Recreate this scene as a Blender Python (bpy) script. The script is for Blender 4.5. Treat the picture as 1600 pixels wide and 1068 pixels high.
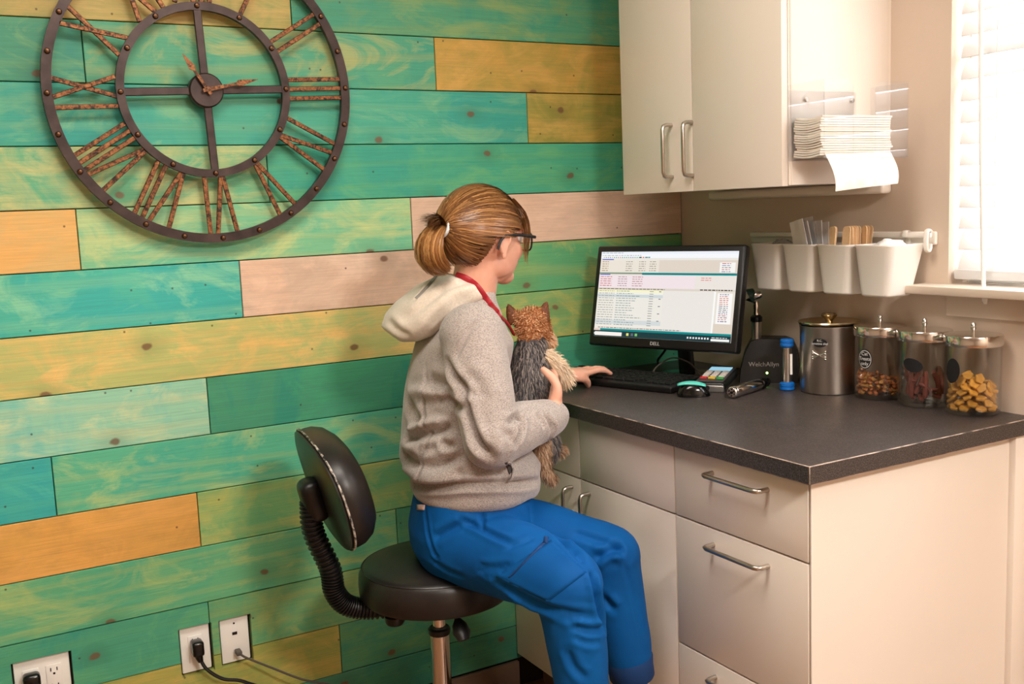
import bpy, bmesh, math, random
import numpy as np
from mathutils import Vector, Matrix, noise as mnoise
from mathutils.bvhtree import BVHTree

for o in list(bpy.data.objects): bpy.data.objects.remove(o, do_unlink=True)
scene = bpy.context.scene
COL = scene.collection
random.seed(7); RNG = np.random.default_rng(7)

# ------------------------------------------------------------------ camera
YAW, PITCH, ROLL, FPX = 0.515185, -0.129290, -0.041565, 1606.12
CAM = np.array([0.0, -2.46, 1.375])
_f = np.array([math.sin(YAW)*math.cos(PITCH), math.cos(YAW)*math.cos(PITCH), math.sin(PITCH)])
_r0 = np.array([math.cos(YAW), -math.sin(YAW), 0.0]); _u0 = np.cross(_r0, _f)
_r = math.cos(ROLL)*_r0 + math.sin(ROLL)*_u0
_u = -math.sin(ROLL)*_r0 + math.cos(ROLL)*_u0
def ray(x, y): return _f + _r*(x-800)/FPX - _u*(y-534)/FPX
def at(x, y, dep): return CAM + ray(x, y)*dep            # a measured point at a given distance into the room
def on_z(x, y, z): d = ray(x, y); return CAM + d*(z-CAM[2])/d[2]
def on_x(x, y, X): d = ray(x, y); return CAM + d*(X-CAM[0])/d[0]
def on_y(x, y, Y): d = ray(x, y); return CAM + d*(Y-CAM[1])/d[1]
cam = bpy.data.cameras.new('camera'); cam.sensor_width = 36.0; cam.lens = FPX/1600*36.0
cam.clip_start = 0.05; cam.clip_end = 100
co = bpy.data.objects.new('camera', cam); COL.objects.link(co)
co.matrix_world = Matrix(((_r[0], _u[0], -_f[0], CAM[0]), (_r[1], _u[1], -_f[1], CAM[1]), (_r[2], _u[2], -_f[2], CAM[2]), (0, 0, 0, 1)))
scene.camera = co

# ------------------------------------------------------------------ world, light, exposure
vs = scene.view_settings
vs.view_transform = 'Standard'; vs.look = 'None'; vs.gamma = 1.0; vs.use_curve_mapping = False
vs.exposure = 0.6
w = bpy.data.worlds.new('daylight'); scene.world = w; w.use_nodes = True
bg = w.node_tree.nodes['Background']; bg.inputs[0].default_value = (0.86, 0.93, 1.0, 1); bg.inputs[1].default_value = 11.0

def area_light(name, loc, sx, sy, power, color, rot=(0, 0, 0)):
    l = bpy.data.lights.new(name, 'AREA'); l.shape = 'RECTANGLE'; l.size = sx; l.size_y = sy
    l.energy = power; l.color = color
    o = bpy.data.objects.new(name, l); COL.objects.link(o); o.location = loc; o.rotation_euler = rot
    return o
# the window is where daylight comes in: a portal only guides the sampling of the sky, it gives no light of its own
pt = area_light('window_portal', (2.10, -1.4425, 1.6825), 1.035, 1.015, 1, (1, 1, 1), (0, math.pi/2, 0)); pt.data.cycles.is_portal = True
# ceiling troffers (their housings are built with the room)
TROFFERS = [(0.50, -1.25, 2.5), (1.10, -3.30, 2.5)]
area_light('troffer_lamp', (0.50, -1.25, 2.478), 1.0, 0.5, 13, (1.0, 0.92, 0.84))
area_light('troffer_lamp', (1.10, -3.30, 2.478), 0.5, 0.4, 54, (1.0, 0.94, 0.88))

# ------------------------------------------------------------------ helpers
def lin(c):
    return tuple(((v/255.0)/12.92 if v/255.0 <= 0.04045 else ((v/255.0+0.055)/1.055)**2.4) for v in c)

class NT:
    def __init__(s, name):
        s.m = bpy.data.materials.new(name); s.m.use_nodes = True
        s.t = s.m.node_tree; s.n = s.t.nodes; s.b = s.n['Principled BSDF']; s.out = s.n['Material Output']
    def new(s, typ, **kw):
        nd = s.n.new(typ)
        for k, v in kw.items():
            if k.startswith('i_'): nd.inputs[k[2:]].default_value = v
            else: setattr(nd, k, v)
        return nd
    def link(s, a, b): s.t.links.new(a, b)
    def coord(s, scale=(1, 1, 1), off=(0, 0, 0), src='Object'):
        tc = s.new('ShaderNodeTexCoord'); mp = s.new('ShaderNodeMapping')
        mp.inputs['Scale'].default_value = scale; mp.inputs['Location'].default_value = off
        s.link(tc.outputs[src], mp.inputs['Vector']); return mp.outputs['Vector']
    def flat(s, scale, off, wob=None):
        """coordinates of an upright board face (x, z) for two-dimensional textures"""
        tc = s.new('ShaderNodeTexCoord'); sp = s.new('ShaderNodeSeparateXYZ'); s.link(tc.outputs['Object'], sp.inputs[0]); cb = s.new('ShaderNodeCombineXYZ')
        for src, dst, k, o in ((0, 0, scale[0], off[0]), (2, 1, scale[2], off[2])):
            m = s.new('ShaderNodeMath', operation='MULTIPLY_ADD'); m.inputs[1].default_value = k; m.inputs[2].default_value = o; s.link(sp.outputs[src], m.inputs[0])
            last = m
            if wob is not None:
                last = s.new('ShaderNodeMath', operation='MULTIPLY_ADD'); last.inputs[1].default_value = .06; s.link(wob, last.inputs[0]); s.link(m.outputs[0], last.inputs[2])
            s.link(last.outputs[0], cb.inputs[dst])
        return cb.outputs[0]
    def noise(s, vec, scale, detail=3, rough=.55, dist=0.0):
        nd = s.new('ShaderNodeTexNoise'); nd.inputs['Scale'].default_value = scale; nd.inputs['Detail'].default_value = detail
        nd.inputs['Roughness'].default_value = rough; nd.inputs['Distortion'].default_value = dist
        if vec is not None: s.link(vec, nd.inputs['Vector'])
        return nd.outputs['Fac']
    def ramp(s, fac, stops):
        nd = s.new('ShaderNodeValToRGB'); e = nd.color_ramp.elements
        while len(e) < len(stops): e.new(0.5)
        for k, (p, c) in enumerate(stops):
            e[k].position = p; e[k].color = (c[0], c[1], c[2], 1) if hasattr(c, '__len__') else (c, c, c, 1)
        s.link(fac, nd.inputs['Fac']); return nd.outputs['Color']
    def mix(s, fac, a, b, blend='MIX'):
        nd = s.new('ShaderNodeMix', data_type='RGBA', blend_type=blend)
        for inp, v in ((nd.inputs[0], fac), (nd.inputs[6], a), (nd.inputs[7], b)):
            if hasattr(v, 'is_output'): s.link(v, inp)
            elif hasattr(v, '__len__'): inp.default_value = (v[0], v[1], v[2], 1)
            else: inp.default_value = v
        return nd.outputs[2]
    def bump(s, height, strength=.2, dist=.002):
        nd = s.new('ShaderNodeBump'); nd.inputs['Strength'].default_value = strength; nd.inputs['Distance'].default_value = dist
        s.link(height, nd.inputs['Height']); s.link(nd.outputs[0], s.b.inputs['Normal'])
    def set(s, **kw):
        names = dict(rough='Roughness', metal='Metallic', spec='Specular IOR Level', trans='Transmission Weight', ior='IOR', coat='Coat Weight',
                     sheen='Sheen Weight', sss='Subsurface Weight', alpha='Alpha', emis='Emission Strength')
        for k, v in kw.items(): s.b.inputs[names[k]].default_value = v
        return s
    def color(s, c):
        if hasattr(c, 'is_output'): s.link(c, s.b.inputs['Base Color'])
        else: s.b.inputs['Base Color'].default_value = (c[0], c[1], c[2], 1)
        return s

def simple(name, rgb, rough=.5, metal=0.0, var=0.0, scale=8.0, bump=0.0, bscale=200.0, **kw):
    t = NT(name); c = lin(rgb)
    v = t.coord()
    if var > 0:
        f = t.noise(v, scale, 4)
        c2 = tuple(x*(1-var) for x in c); c3 = tuple(min(1, x*(1+var)) for x in c)
        t.color(t.ramp(f, [(.3, c2), (.7, c3)]))
    else: t.color(c)
    if bump > 0: t.bump(t.noise(v, bscale, 3), bump, .001)
    t.set(rough=rough, metal=metal, **kw)
    return t.m

def clear_sheet(name, tint=(1, 1, 1), gloss=.10, rough=.03):
    """thin clear sheet: lets light straight through and mirrors a little more at glancing angles"""
    t = NT(name); tr = t.new('ShaderNodeBsdfTransparent'); tr.inputs[0].default_value = (*tint, 1)
    gl = t.new('ShaderNodeBsdfGlossy'); gl.inputs['Roughness'].default_value = rough
    lw = t.new('ShaderNodeLayerWeight'); lw.inputs[0].default_value = .35
    mr = t.new('ShaderNodeMapRange'); mr.inputs['To Min'].default_value = gloss*.35; mr.inputs['To Max'].default_value = min(1, gloss*5)
    t.link(lw.outputs['Facing'], mr.inputs['Value'])
    mx = t.new('ShaderNodeMixShader'); t.link(mr.outputs[0], mx.inputs[0]); t.link(tr.outputs[0], mx.inputs[1]); t.link(gl.outputs[0], mx.inputs[2]); t.link(mx.outputs[0], t.out.inputs[0])
    return t.m

def tag(o, label=None, cat=None, group=None, kind=None):
    if label: o['label'] = label
    if cat: o['category'] = cat
    if group: o['group'] = group
    if kind: o['kind'] = kind
    return o
def empty(name, loc=(0, 0, 0), rz=0.0, label=None, cat=None, group=None):
    o = bpy.data.objects.new(name, None); COL.objects.link(o); o.location = loc; o.rotation_euler = (0, 0, rz)
    o.empty_display_size = .05
    return tag(o, label, cat, group)

class MB:
    """collects shapes into one mesh"""
    def __init__(s): s.v = []; s.f = []; s.mi = []; s.sm = []
    def add(s, verts, faces, mi=0, smooth=False):
        b = len(s.v); s.v += [tuple(map(float, p)) for p in verts]
        for fc in faces: s.f.append([b+i for i in fc]); s.mi.append(mi); s.sm.append(smooth)
        return s
    def box(s, c, d, mi=0, M=None):
        x, y, z = d[0]/2, d[1]/2, d[2]/2
        vs_ = [Vector((sx*x, sy*y, sz*z)) for sz in (-1, 1) for sy in (-1, 1) for sx in (-1, 1)]
        if M is not None: vs_ = [M @ p for p in vs_]
        vs_ = [p+Vector(c) for p in vs_]
        return s.add(vs_, [(0, 2, 3, 1), (4, 5, 7, 6), (0, 1, 5, 4), (2, 6, 7, 3), (0, 4, 6, 2), (1, 3, 7, 5)], mi)
    def rbox(s, c, d, r=.003, seg=2, mi=0, M=None, smooth=True):
        bm = bmesh.new(); bmesh.ops.create_cube(bm, size=1.0)
        for v in bm.verts: v.co = Vector((v.co.x*d[0], v.co.y*d[1], v.co.z*d[2]))
        r = min(r, min(d)*.49)
        bmesh.ops.bevel(bm, geom=list(bm.edges), offset=r, segments=seg, profile=.5, affect='EDGES')
        return s.bm(bm, c, M, mi, smooth)
    def bm(s, bm, c=(0, 0, 0), M=None, mi=0, smooth=True):
        bm.verts.index_update()
        vs_ = [(M @ v.co if M is not None else v.co.copy())+Vector(c) for v in bm.verts]
        s.add(vs_, [[v.index for v in f.verts] for f in bm.faces], mi, smooth); bm.free(); return s
    def lathe(s, prof, c=(0, 0, 0), seg=32, mi=0, M=None, cap=True, smooth=True):
        vs_ = []; fs = []; n = len(prof)
        for r_, z in prof:
            for k in range(seg):
                a = 2*math.pi*k/seg; vs_.append(Vector((r_*math.cos(a), r_*math.sin(a), z)))
        for i in range(n-1):
            for k in range(seg):
                k2 = (k+1) % seg; fs.append((i*seg+k, i*seg+k2, (i+1)*seg+k2, (i+1)*seg+k))
        if cap:
            fs.append(tuple(reversed(range(seg)))); fs.append(tuple(range((n-1)*seg, n*seg)))
        if M is not None: vs_ = [M @ p for p in vs_]
        return s.add([p+Vector(c) for p in vs_], fs, mi, smooth)
    def cyl(s, p0, p1, r0, r1=None, seg=20, mi=0, smooth=True):
        r1 = r0 if r1 is None else r1
        return s.tube([p0, p1], [r0, r1], seg, mi, smooth)
    def tube(s, pts, rad, seg=12, mi=0, smooth=True, cap=True, flat=1.0, upv=None):
        pts = [Vector(p) for p in pts]; n = len(pts)
        if not hasattr(rad, '__len__'): rad = [rad]*n
        vs_ = []; fs = []; prev = None
        for i, p in enumerate(pts):
            t = (pts[min(i+1, n-1)]-pts[max(i-1, 0)]).normalized()
            if prev is None:
                a = Vector(upv) if upv is not None else (Vector((0, 0, 1)) if abs(t.z) < .9 else Vector((1, 0, 0)))
                prev = (a - t*a.dot(t)).normalized()
            else:
                prev = (prev - t*prev.dot(t)).normalized()
            b = t.cross(prev)
            for k in range(seg):
                a = 2*math.pi*k/seg
                vs_.append(p + prev*(rad[i]*flat*math.cos(a)) + b*(rad[i]*math.sin(a)))
        for i in range(n-1):
            for k in range(seg):
                k2 = (k+1) % seg; fs.append((i*seg+k, i*seg+k2, (i+1)*seg+k2, (i+1)*seg+k))
        if cap: fs.append(tuple(reversed(range(seg)))); fs.append(tuple(range((n-1)*seg, n*seg)))
        return s.add(vs_, fs, mi, smooth)
    def prism(s, poly, h0, h1, axes='xy', mi=0, smooth=False, c=(0, 0, 0)):
        """polygon in two axes extruded along the third"""
        ix = {'x': 0, 'y': 1, 'z': 2}; a, b = ix[axes[0]], ix[axes[1]]; e = 3-a-b; n = len(poly); vs_ = []
        for h in (h0, h1):
            for p in poly:
                q = [0, 0, 0]; q[a] = p[0]; q[b] = p[1]; q[e] = h; vs_.append([q[k]+c[k] for k in range(3)])
        fs = [tuple(range(n)), tuple(reversed(range(n, 2*n)))]+[(i, n+i, n+(i+1) % n, (i+1) % n) for i in range(n)]
        return s.add(vs_, fs, mi, smooth)
    def ellipsoid(s, c, rad, M=None, seg=24, rings=14, mi=0):
        prof = [(max(1e-5, math.sin(math.pi*k/rings)), -math.cos(math.pi*k/rings)) for k in range(rings+1)]
        S = Matrix.Diagonal(Vector(rad)); MM = (M @ S) if M is not None else S
        return s.lathe(prof, c, seg, mi, MM, cap=False)
    def build(s, name, mats, parent=None, loc=(0, 0, 0), rz=0.0, sharp=35, fix=True):
        me = bpy.data.meshes.new(name); me.from_pydata(s.v, [], s.f)
        mats = mats if isinstance(mats, (list, tuple)) else [mats]
        for m in mats: me.materials.append(m)
        me.polygons.foreach_set('material_index', s.mi); me.polygons.foreach_set('use_smooth', s.sm)
        if fix:
            bm = bmesh.new(); bm.from_mesh(me); bmesh.ops.recalc_face_normals(bm, faces=bm.faces); bm.to_mesh(me); bm.free()
        me.update()
        if any(s.sm): me.set_sharp_from_angle(angle=math.radians(sharp))
        o = bpy.data.objects.new(name, me); COL.objects.link(o); o.location = loc; o.rotation_euler = (0, 0, rz)
        if parent is not None: o.parent = parent
        return o

def text_mesh(name, body, size, mat, parent=None, M=None, extrude=.0004, align='CENTER'):
    cu = bpy.data.curves.new(name, 'FONT'); cu.body = body; cu.size = size; cu.extrude = extrude
    cu.align_x = align; cu.align_y = 'CENTER'; cu.resolution_u = 3
    o = bpy.data.objects.new(name, cu); COL.objects.link(o)
    dg = bpy.context.evaluated_depsgraph_get(); me = bpy.data.meshes.new_from_object(o.evaluated_get(dg))
    bpy.data.objects.remove(o, do_unlink=True); bpy.data.curves.remove(cu)
    me.name = name; me.materials.clear(); me.materials.append(mat)
    o = bpy.data.objects.new(name, me); COL.objects.link(o)
    if M is not None: me.transform(M)
    if parent is not None: o.parent = parent
    return o
def frame(xa, ya, za, org):
    """matrix with the given axes and origin"""
    return Matrix(((xa[0], ya[0], za[0], org[0]), (xa[1], ya[1], za[1], org[1]), (xa[2], ya[2], za[2], org[2]), (0, 0, 0, 1)))
def copy_tree(o, parent=None):
    c = o.copy(); COL.objects.link(c)
    if parent is not None: c.parent = parent
    for ch in [x for x in bpy.data.objects if x.parent == o]: copy_tree(ch, c)
    return c
def spline(pts, n):
    """Catmull-Rom through points"""
    P = np.array(pts, float); out = []; m = len(P)
    for t in np.linspace(0, m-1, n):
        i = min(int(t), m-2); u = t-i
        p0, p1, p2, p3 = P[max(i-1, 0)], P[i], P[i+1], P[min(i+2, m-1)]
        out.append(.5*((2*p1)+(-p0+p2)*u+(2*p0-5*p1+4*p2-p3)*u*u+(-p0+3*p1-3*p2+p3)*u**3))
    return np.array(out)
# ------------------------------------------------------------------ materials of the room
M_cab = simple('warm_white_laminate', (237, 226, 213), .32, var=.015, scale=3, coat=.15)
M_wall = simple('beige_wall_paint', (208, 189, 170), .75, var=.03, scale=5, bump=.25, bscale=55)
M_ceil = simple('ceiling_white', (238, 236, 230), .9, var=.02)
M_trim = simple('sill_paint', (216, 198, 180), .5, var=.02)
M_back = simple('dark_gap', (40, 30, 22), .9)
M_base = simple('brown_baseboard', (112, 88, 70), .5, var=.05)
M_steel = simple('brushed_nickel', (196, 188, 178), .28, 1.0)
M_chrome = simple('chrome', (225, 222, 220), .09, 1.0)
M_white = simple('white_plastic', (240, 238, 232), .35)
M_black = simple('black_plastic', (16, 16, 17), .38, bump=.05)
M_blackgloss = simple('black_gloss', (10, 10, 11), .15)
M_floor = NT('floor_tile')
_v = M_floor.coord(); M_floor.color(M_floor.ramp(M_floor.noise(_v, 6, 5), [(.3, lin((122, 82, 54))), (.7, lin((146, 100, 66)))])); M_floor.set(rough=.4); M_floor = M_floor.m

def struct(mb, name, mats, parent=None, **kw):
    o = mb.build(name, mats, parent, **kw); o['kind'] = 'structure'; return o
XR = 2.0; XL = -2.2; YF = -4.4; ZC = 2.5
struct(MB().box(((XL+XR)/2, YF/2, -.05), (XR-XL+.3, -YF+.3, .1)), 'floor', M_floor)
struct(MB().box(((XL+XR)/2, YF/2, ZC+.05), (XR-XL+.3, -YF+.3, .1)), 'ceiling', M_ceil)
wall_back = struct(MB().box(((XL+XR)/2, .078, ZC/2), (XR-XL+.3, .12, ZC)), 'wall_back', M_back)
struct(MB().box((XL-.06, YF/2, ZC/2), (.12, -YF, ZC)), 'wall_left', M_wall)
struct(MB().box(((XL+XR)/2, YF-.06, ZC/2), (XR-XL+.24, .12, ZC)), 'wall_front', M_wall)
WY0, WY1, WZ0, WZ1 = -.935, -1.95, 1.165, 2.2
mb = MB()
mb.box((XR+.06, (WY0+.018)/2, ZC/2), (.12, -WY0+.018, ZC)); mb.box((XR+.06, (WY1+YF)/2, ZC/2), (.12, WY1-YF, ZC))
mb.box((XR+.06, (WY0+WY1)/2, WZ0/2), (.12, WY0-WY1, WZ0)); mb.box((XR+.06, (WY0+WY1)/2, (WZ1+ZC)/2), (.12, WY0-WY1, ZC-WZ1))
struct(mb, 'wall_right', M_wall)
struct(MB().rbox((-.417, -.007, .045), (3.566, .014, .09), .003), 'baseboard_back', M_base)
struct(MB().rbox((1.994, -2.78, .045), (.012, 3.2, .09), .003), 'baseboard_right', M_trim)

# ------------------------------------------------------------------ plank wall
def plank_mat(i, wood, stain, amt, dark=1.0):
    t = NT('stained_plank_%02d' % i); R = random.Random(100+i)
    off = (R.uniform(-20, 20), R.uniform(-20, 20), R.uniform(-20, 20))
    v = t.coord((1, 1, 1), off)
    blot = t.noise(t.coord((1, 1, 1.25), off), 5.0, 5, .62, 1.3)
    streak = t.noise(t.coord((1.1, 1, 14), off), 3.2, 3, .6, .4)
    bl = t.mix(.28, blot, streak)
    lo = max(.02, .62-amt*.62); hi = min(.98, lo+.24)
    fac = t.ramp(bl, [(lo, 0.0), (hi, 1.0)])
    wood_l, st = lin(wood), lin(stain); pale = lin((186, 216, 176)); st = tuple(a*.86+b*.14 for a, b in zip(st, pale)) if stain[1] > stain[0]+25 else st
    base = t.mix(fac, tuple(min(1, a*1.12) for a in wood_l), st)
    deep = t.ramp(t.noise(t.coord((1, 1, .8), (off[1], off[2], off[0])), 4.0, 4, .6, 1.0), [(.49, 0.0), (.60, 1.0)])
    dp_ = t.new('ShaderNodeMath', operation='MULTIPLY'); dp_.inputs[1].default_value = .62*min(1, amt*1.25) if stain[1] > stain[0]+25 else .12; t.link(deep, dp_.inputs[0])
    base = t.mix(dp_.outputs[0], base, (st[0]*.35, st[1]*.86, min(1, st[2]*1.12)))
    lite = t.ramp(t.noise(t.coord((1, 1, 2.2), (off[2], off[0], off[1])), 3.6, 5, .65, 1.6), [(.50, 0.0), (.64, 1.0)])
    lt_ = t.new('ShaderNodeMath', operation='MULTIPLY'); lt_.inputs[1].default_value = .62; t.link(lite, lt_.inputs[0])
    base = t.mix(lt_.outputs[0], base, tuple(min(1, a*1.15+.03) for a in wood_l))
    # growth-ring figure, warm lines running along the board
    wv = t.new('ShaderNodeTexWave', wave_type='BANDS', bands_direction='Z'); wv.inputs['Scale'].default_value = 5
    wv.inputs['Distortion'].default_value = 16; wv.inputs['Detail'].default_value = 2; wv.inputs['Detail Scale'].default_value = .45
    t.link(t.coord((.16, 1, 1), off), wv.inputs['Vector'])
    rings = t.ramp(wv.outputs['Fac'], [(.72, 0.0), (.98, 1.0)])
    base = t.mix(t.mix(1.0, rings, (.26, .26, .26), 'MULTIPLY'), base, tuple(min(1, a*1.02+.02) for a in wood_l))
    grain = t.noise(t.coord((2.2, 1, 95), off), 4, 4, .7)
    base = t.mix(.42, base, t.ramp(grain, [(.25, (.55, .55, .55)), (.6, (1, 1, 1))]), 'MULTIPLY')
    vo = t.new('ShaderNodeTexVoronoi', feature='F1', voronoi_dimensions='2D'); vo.inputs['Scale'].default_value = 1.0
    t.link(t.flat((4.6, 1, 6.6), off, t.noise(v, 30, 2)), vo.inputs['Vector'])
    pick = t.new('ShaderNodeSeparateColor'); t.link(vo.outputs['Color'], pick.inputs[0])
    on = t.new('ShaderNodeMath', operation='GREATER_THAN'); on.inputs[1].default_value = .48; t.link(pick.outputs[0], on.inputs[0])
    halo = t.ramp(vo.outputs['Distance'], [(.05, 1.0), (.26, 0.0)]); core = t.ramp(vo.outputs['Distance'], [(.038, 1.0), (.062, 0.0)])
    h2 = t.new('ShaderNodeMath', operation='MULTIPLY'); t.link(halo, h2.inputs[0]); t.link(on.outputs[0], h2.inputs[1])
    c2 = t.new('ShaderNodeMath', operation='MULTIPLY'); t.link(core, c2.inputs[0]); t.link(on.outputs[0], c2.inputs[1])
    h3 = t.new('ShaderNodeMath', operation='MULTIPLY'); h3.inputs[1].default_value = .55; t.link(h2.outputs[0], h3.inputs[0])
    base = t.mix(h3.outputs[0], base, tuple(a*.62 for a in st))
    c3 = t.new('ShaderNodeMath', operation='MULTIPLY'); c3.inputs[1].default_value = .8; t.link(c2.outputs[0], c3.inputs[0])
    base = t.mix(c3.outputs[0], base, lin((112, 74, 52)))
    v2 = t.new('ShaderNodeTexVoronoi', feature='F1', voronoi_dimensions='2D'); v2.inputs['Scale'].default_value = 13.0; t.link(t.flat((1, 1, 1), (off[0]+7, off[1], off[2])), v2.inputs['Vector'])
    sc2 = t.new('ShaderNodeSeparateColor'); t.link(v2.outputs['Color'], sc2.inputs[0]); on2 = t.new('ShaderNodeMath', operation='GREATER_THAN'); on2.inputs[1].default_value = .84; t.link(sc2.outputs[1], on2.inputs[0])
    sp = t.new('ShaderNodeMath', operation='MULTIPLY'); t.link(t.ramp(v2.outputs['Distance'], [(.020, .75), (.042, 0.0)]), sp.inputs[0]); t.link(on2.outputs[0], sp.inputs[1])
    base = t.mix(sp.outputs[0], base, lin((52, 44, 34)))
    t.color(base); t.set(rough=.52, spec=.35)
    t.bump(grain, .25, .0008)
    return t.m
TEAL = (0, 142, 116); TURQ = (0, 172, 152); AQUA = (96, 208, 180); TAN = (206, 170, 96); ORA = (226, 172, 92); YEL = (214, 202, 120); PALE = (186, 216, 178)
GRN = (84, 172, 120); BEI = (224, 192, 168); DGRN = (30, 122, 88)
ZL = [2.364, 2.228, 2.092, 1.956, 1.820, 1.685, 1.549, 1.413, 1.278, 1.141, 1.006, .869, .733, .599, .460, .322, .191, .092]
X0, X1 = XL+.01, XR-.001
ROWS = [  # seams and (wood tone, stain tone, stain amount) of each board, from the ceiling down
    ([], [(TAN, TURQ, .8)]), ([.4], [(YEL, GRN, .5), (TAN, TURQ, .9)]), ([1.1], [(TAN, TEAL, .8), (YEL, GRN, .6)]), ([-.3], [(TAN, TURQ, .8), (BEI, BEI, .3)]),
    ([.823], [((196, 164, 92), (150, 158, 92), .35), ((132, 158, 92), (40, 148, 112), .62)]),
    ([.348, 1.199], [((120, 170, 110), (0, 140, 112), .8), ((178, 172, 98), (48, 158, 122), .66), ((204, 158, 76), (166, 152, 72), .4)]),
    ([1.471], [((120, 178, 130), (0, 164, 140), .85), ((196, 160, 78), (152, 148, 70), .5)]),
    ([.738], [((206, 198, 128), (84, 176, 130), .5), ((96, 172, 112), (0, 162, 128), .85)]),
    ([.302, 1.109], [(ORA, (226, 188, 120), .5), ((196, 204, 132), (116, 198, 150), .6), (BEI, (218, 184, 158), .4)]),
    ([.654, 1.30], [((140, 206, 160), (28, 188, 168), .75), ((230, 198, 172), (222, 186, 158), .4), ((176, 176, 92), (92, 168, 100), .6)]),
    ([1.25], [((238, 192, 112), (190, 198, 122), .55), ((196, 176, 82), (120, 168, 92), .6)]),
    ([.555], [((206, 212, 158), (150, 214, 184), .62), ((56, 158, 112), (0, 146, 112), .85)]),
    ([.203], [((84, 196, 160), (20, 180, 166), .85), ((172, 196, 124), (64, 186, 148), .68)]),
    ([.511], [((226, 168, 84), (214, 160, 82), .4), ((186, 184, 96), (112, 176, 104), .55)]),
    ([1.019], [((166, 186, 108), (84, 176, 124), .62), ((100, 160, 92), (48, 140, 96), .7)]),
    ([.516], [((88, 166, 112), (20, 152, 120), .78), ((160, 172, 92), (96, 164, 104), .55)]),
    ([.842], [((196, 170, 86), (150, 164, 86), .5), ((96, 150, 86), (48, 140, 100), .7)]),
    ([.2], [((90, 150, 90), (24, 128, 96), .8), ((60, 140, 96), (16, 120, 90), .85)]),
]
OUTLETS = [(.480, .347, .070, .114), (.576, .346, .070, .114), (.141, .357, .116, .114)]
def board(xa, xb, za, zb, holes):
    """one board, with rectangular cut-outs where a socket plate sits"""
    mb = MB(); g = .0011; xa += g; xb -= g; za += g; zb -= g
    cx, cz = (xa+xb)/2, (za+zb)/2
    hs = [(hx-w_/2-.004, hx+w_/2+.005, hz-h_/2-.004, hz+h_/2+.003) for hx, hz, w_, h_ in holes]
    hs = [(max(xa, a), min(xb, b), max(za, c), min(zb, d)) for a, b, c, d in hs if b > xa and a < xb and d > za and c < zb]
    hs = [h for h in hs if h[1]-h[0] > .001 and h[3]-h[2] > .001]
    if not hs:
        y0 = random.uniform(-.0006, .0006); ch = .0011
        P = []
        for x, z in ((xa, za), (xb, za), (xb, zb), (xa, zb)): P.append((x-cx, .018, z-cz))
        for x, z in ((xa, za), (xb, za), (xb, zb), (xa, zb)): P.append((x-cx, y0+ch, z-cz))
        for x, z in ((xa+ch, za+ch), (xb-ch, za+ch), (xb-ch, zb-ch), (xa+ch, zb-ch)): P.append((x-cx, y0, z-cz))
        F = [(0, 1, 2, 3), (8, 9, 10, 11)]
        for k in range(4):
            k2 = (k+1) % 4; F += [(k, k2, 4+k2, 4+k), (4+k, 4+k2, 8+k2, 8+k)]
        mb.add(P, F)
    else:
        xs = sorted({xa, xb} | {h[0] for h in hs} | {h[1] for h in hs})
        for a, b in zip(xs, xs[1:]):
            cuts = sorted([(h[2], h[3]) for h in hs if h[0] <= (a+b)/2 <= h[1]]); z = za
            for c, d in cuts+[(zb, zb)]:
                if c-z > .0005: mb.box(((a+b)/2-cx, .009, (z+c)/2-cz), (b-a, .018, c-z))
                z = d
    return mb, (cx, 0, cz)
k = 0
for row, (seams, cols) in enumerate(ROWS):
    zb = ZC-.001 if row == 0 else ZL[row-1]
    za = ZL[row]
    xs = [X0]+seams+[X1]
    for (a, b), cdef in zip(zip(xs, xs[1:]), cols):
        mb, loc = board(a, b, za, zb, OUTLETS if row >= 14 else [])
        mb.build('plank', plank_mat(k, *cdef), wall_back, loc=loc); k += 1

# ------------------------------------------------------------------ sockets and leads
def oval_slot(mb, x, z, w_, h_, y): mb.box((x, y, z), (w_, .0012, h_))
def wall_plate(x, z, w_, label, gangs):
    e = empty('wall_outlet', (x, .018, z), 0, label, 'outlet')
    MB().rbox((0, -.004, 0), (w_, .008, .114), .003).build('face_plate', M_white, e)
    for gx, kind in gangs:
        if kind == 'decora':
            p = MB().rbox((gx, -.0085, 0), (.034, .004, .068), .0015).build('socket_insert', M_white, e)
            for sgn in (1, -1):
                for dx in (-.0065, .0065): MB().box((gx+dx, -.0106, sgn*.019+.004), (.0022, .0012, .008)).build('blade_slot', M_blackgloss, p)
                MB().cyl((gx, -.0100, sgn*.019-.006), (gx, -.0112, sgn*.019-.006), .0026, seg=10).build('earth_hole', M_blackgloss, p)
    return e
wall_plate(.480, .347, .070, 'white socket plate with a black power plug pushed into it', [(0, 'decora')])
e = wall_plate(.576, .346, .070, 'white data plate with a thin grey network lead plugged in', [])
MB().box((0, -.0082, .016), (.012, .002, .007)).build('jack_hole', M_blackgloss, e); MB().cyl((0, -.0075, .042), (0, -.0092, .042), .0022, seg=10).build('plate_screw', M_blackgloss, e)
wall_plate(.141, .357, .116, 'double socket plate with a black adapter in its first socket', [(-.024, 'decora'), (.024, 'decora')])
M_cordb = simple('black_cord', (14, 14, 15), .45); M_cordg = simple('grey_cord', (82, 76, 70), .5)
pl = empty('power_plug', (.480, 0, .357), 0, 'black power plug with cord in the single socket plate', 'plug')
MB().rbox((0, -.012, 0), (.027, .036, .036), .006, 3).build('plug_body', M_blackgloss, pl)
MB().tube([(0, -.016, -.014), (.002, -.018, -.026), (.004, -.02, -.034)], [.011, .0085, .006], 12).build('strain_relief', M_blackgloss, pl)
pts = spline([(.004, -.02, -.030), (.016, -.026, -.055), (.05, -.032, -.085), (.10, -.036, -.105), (.17, -.035, -.17), (.20, -.033, -.34)], 40)
MB().tube([tuple(p) for p in pts], .0042, 10).build('cord', M_cordb, pl)
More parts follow.
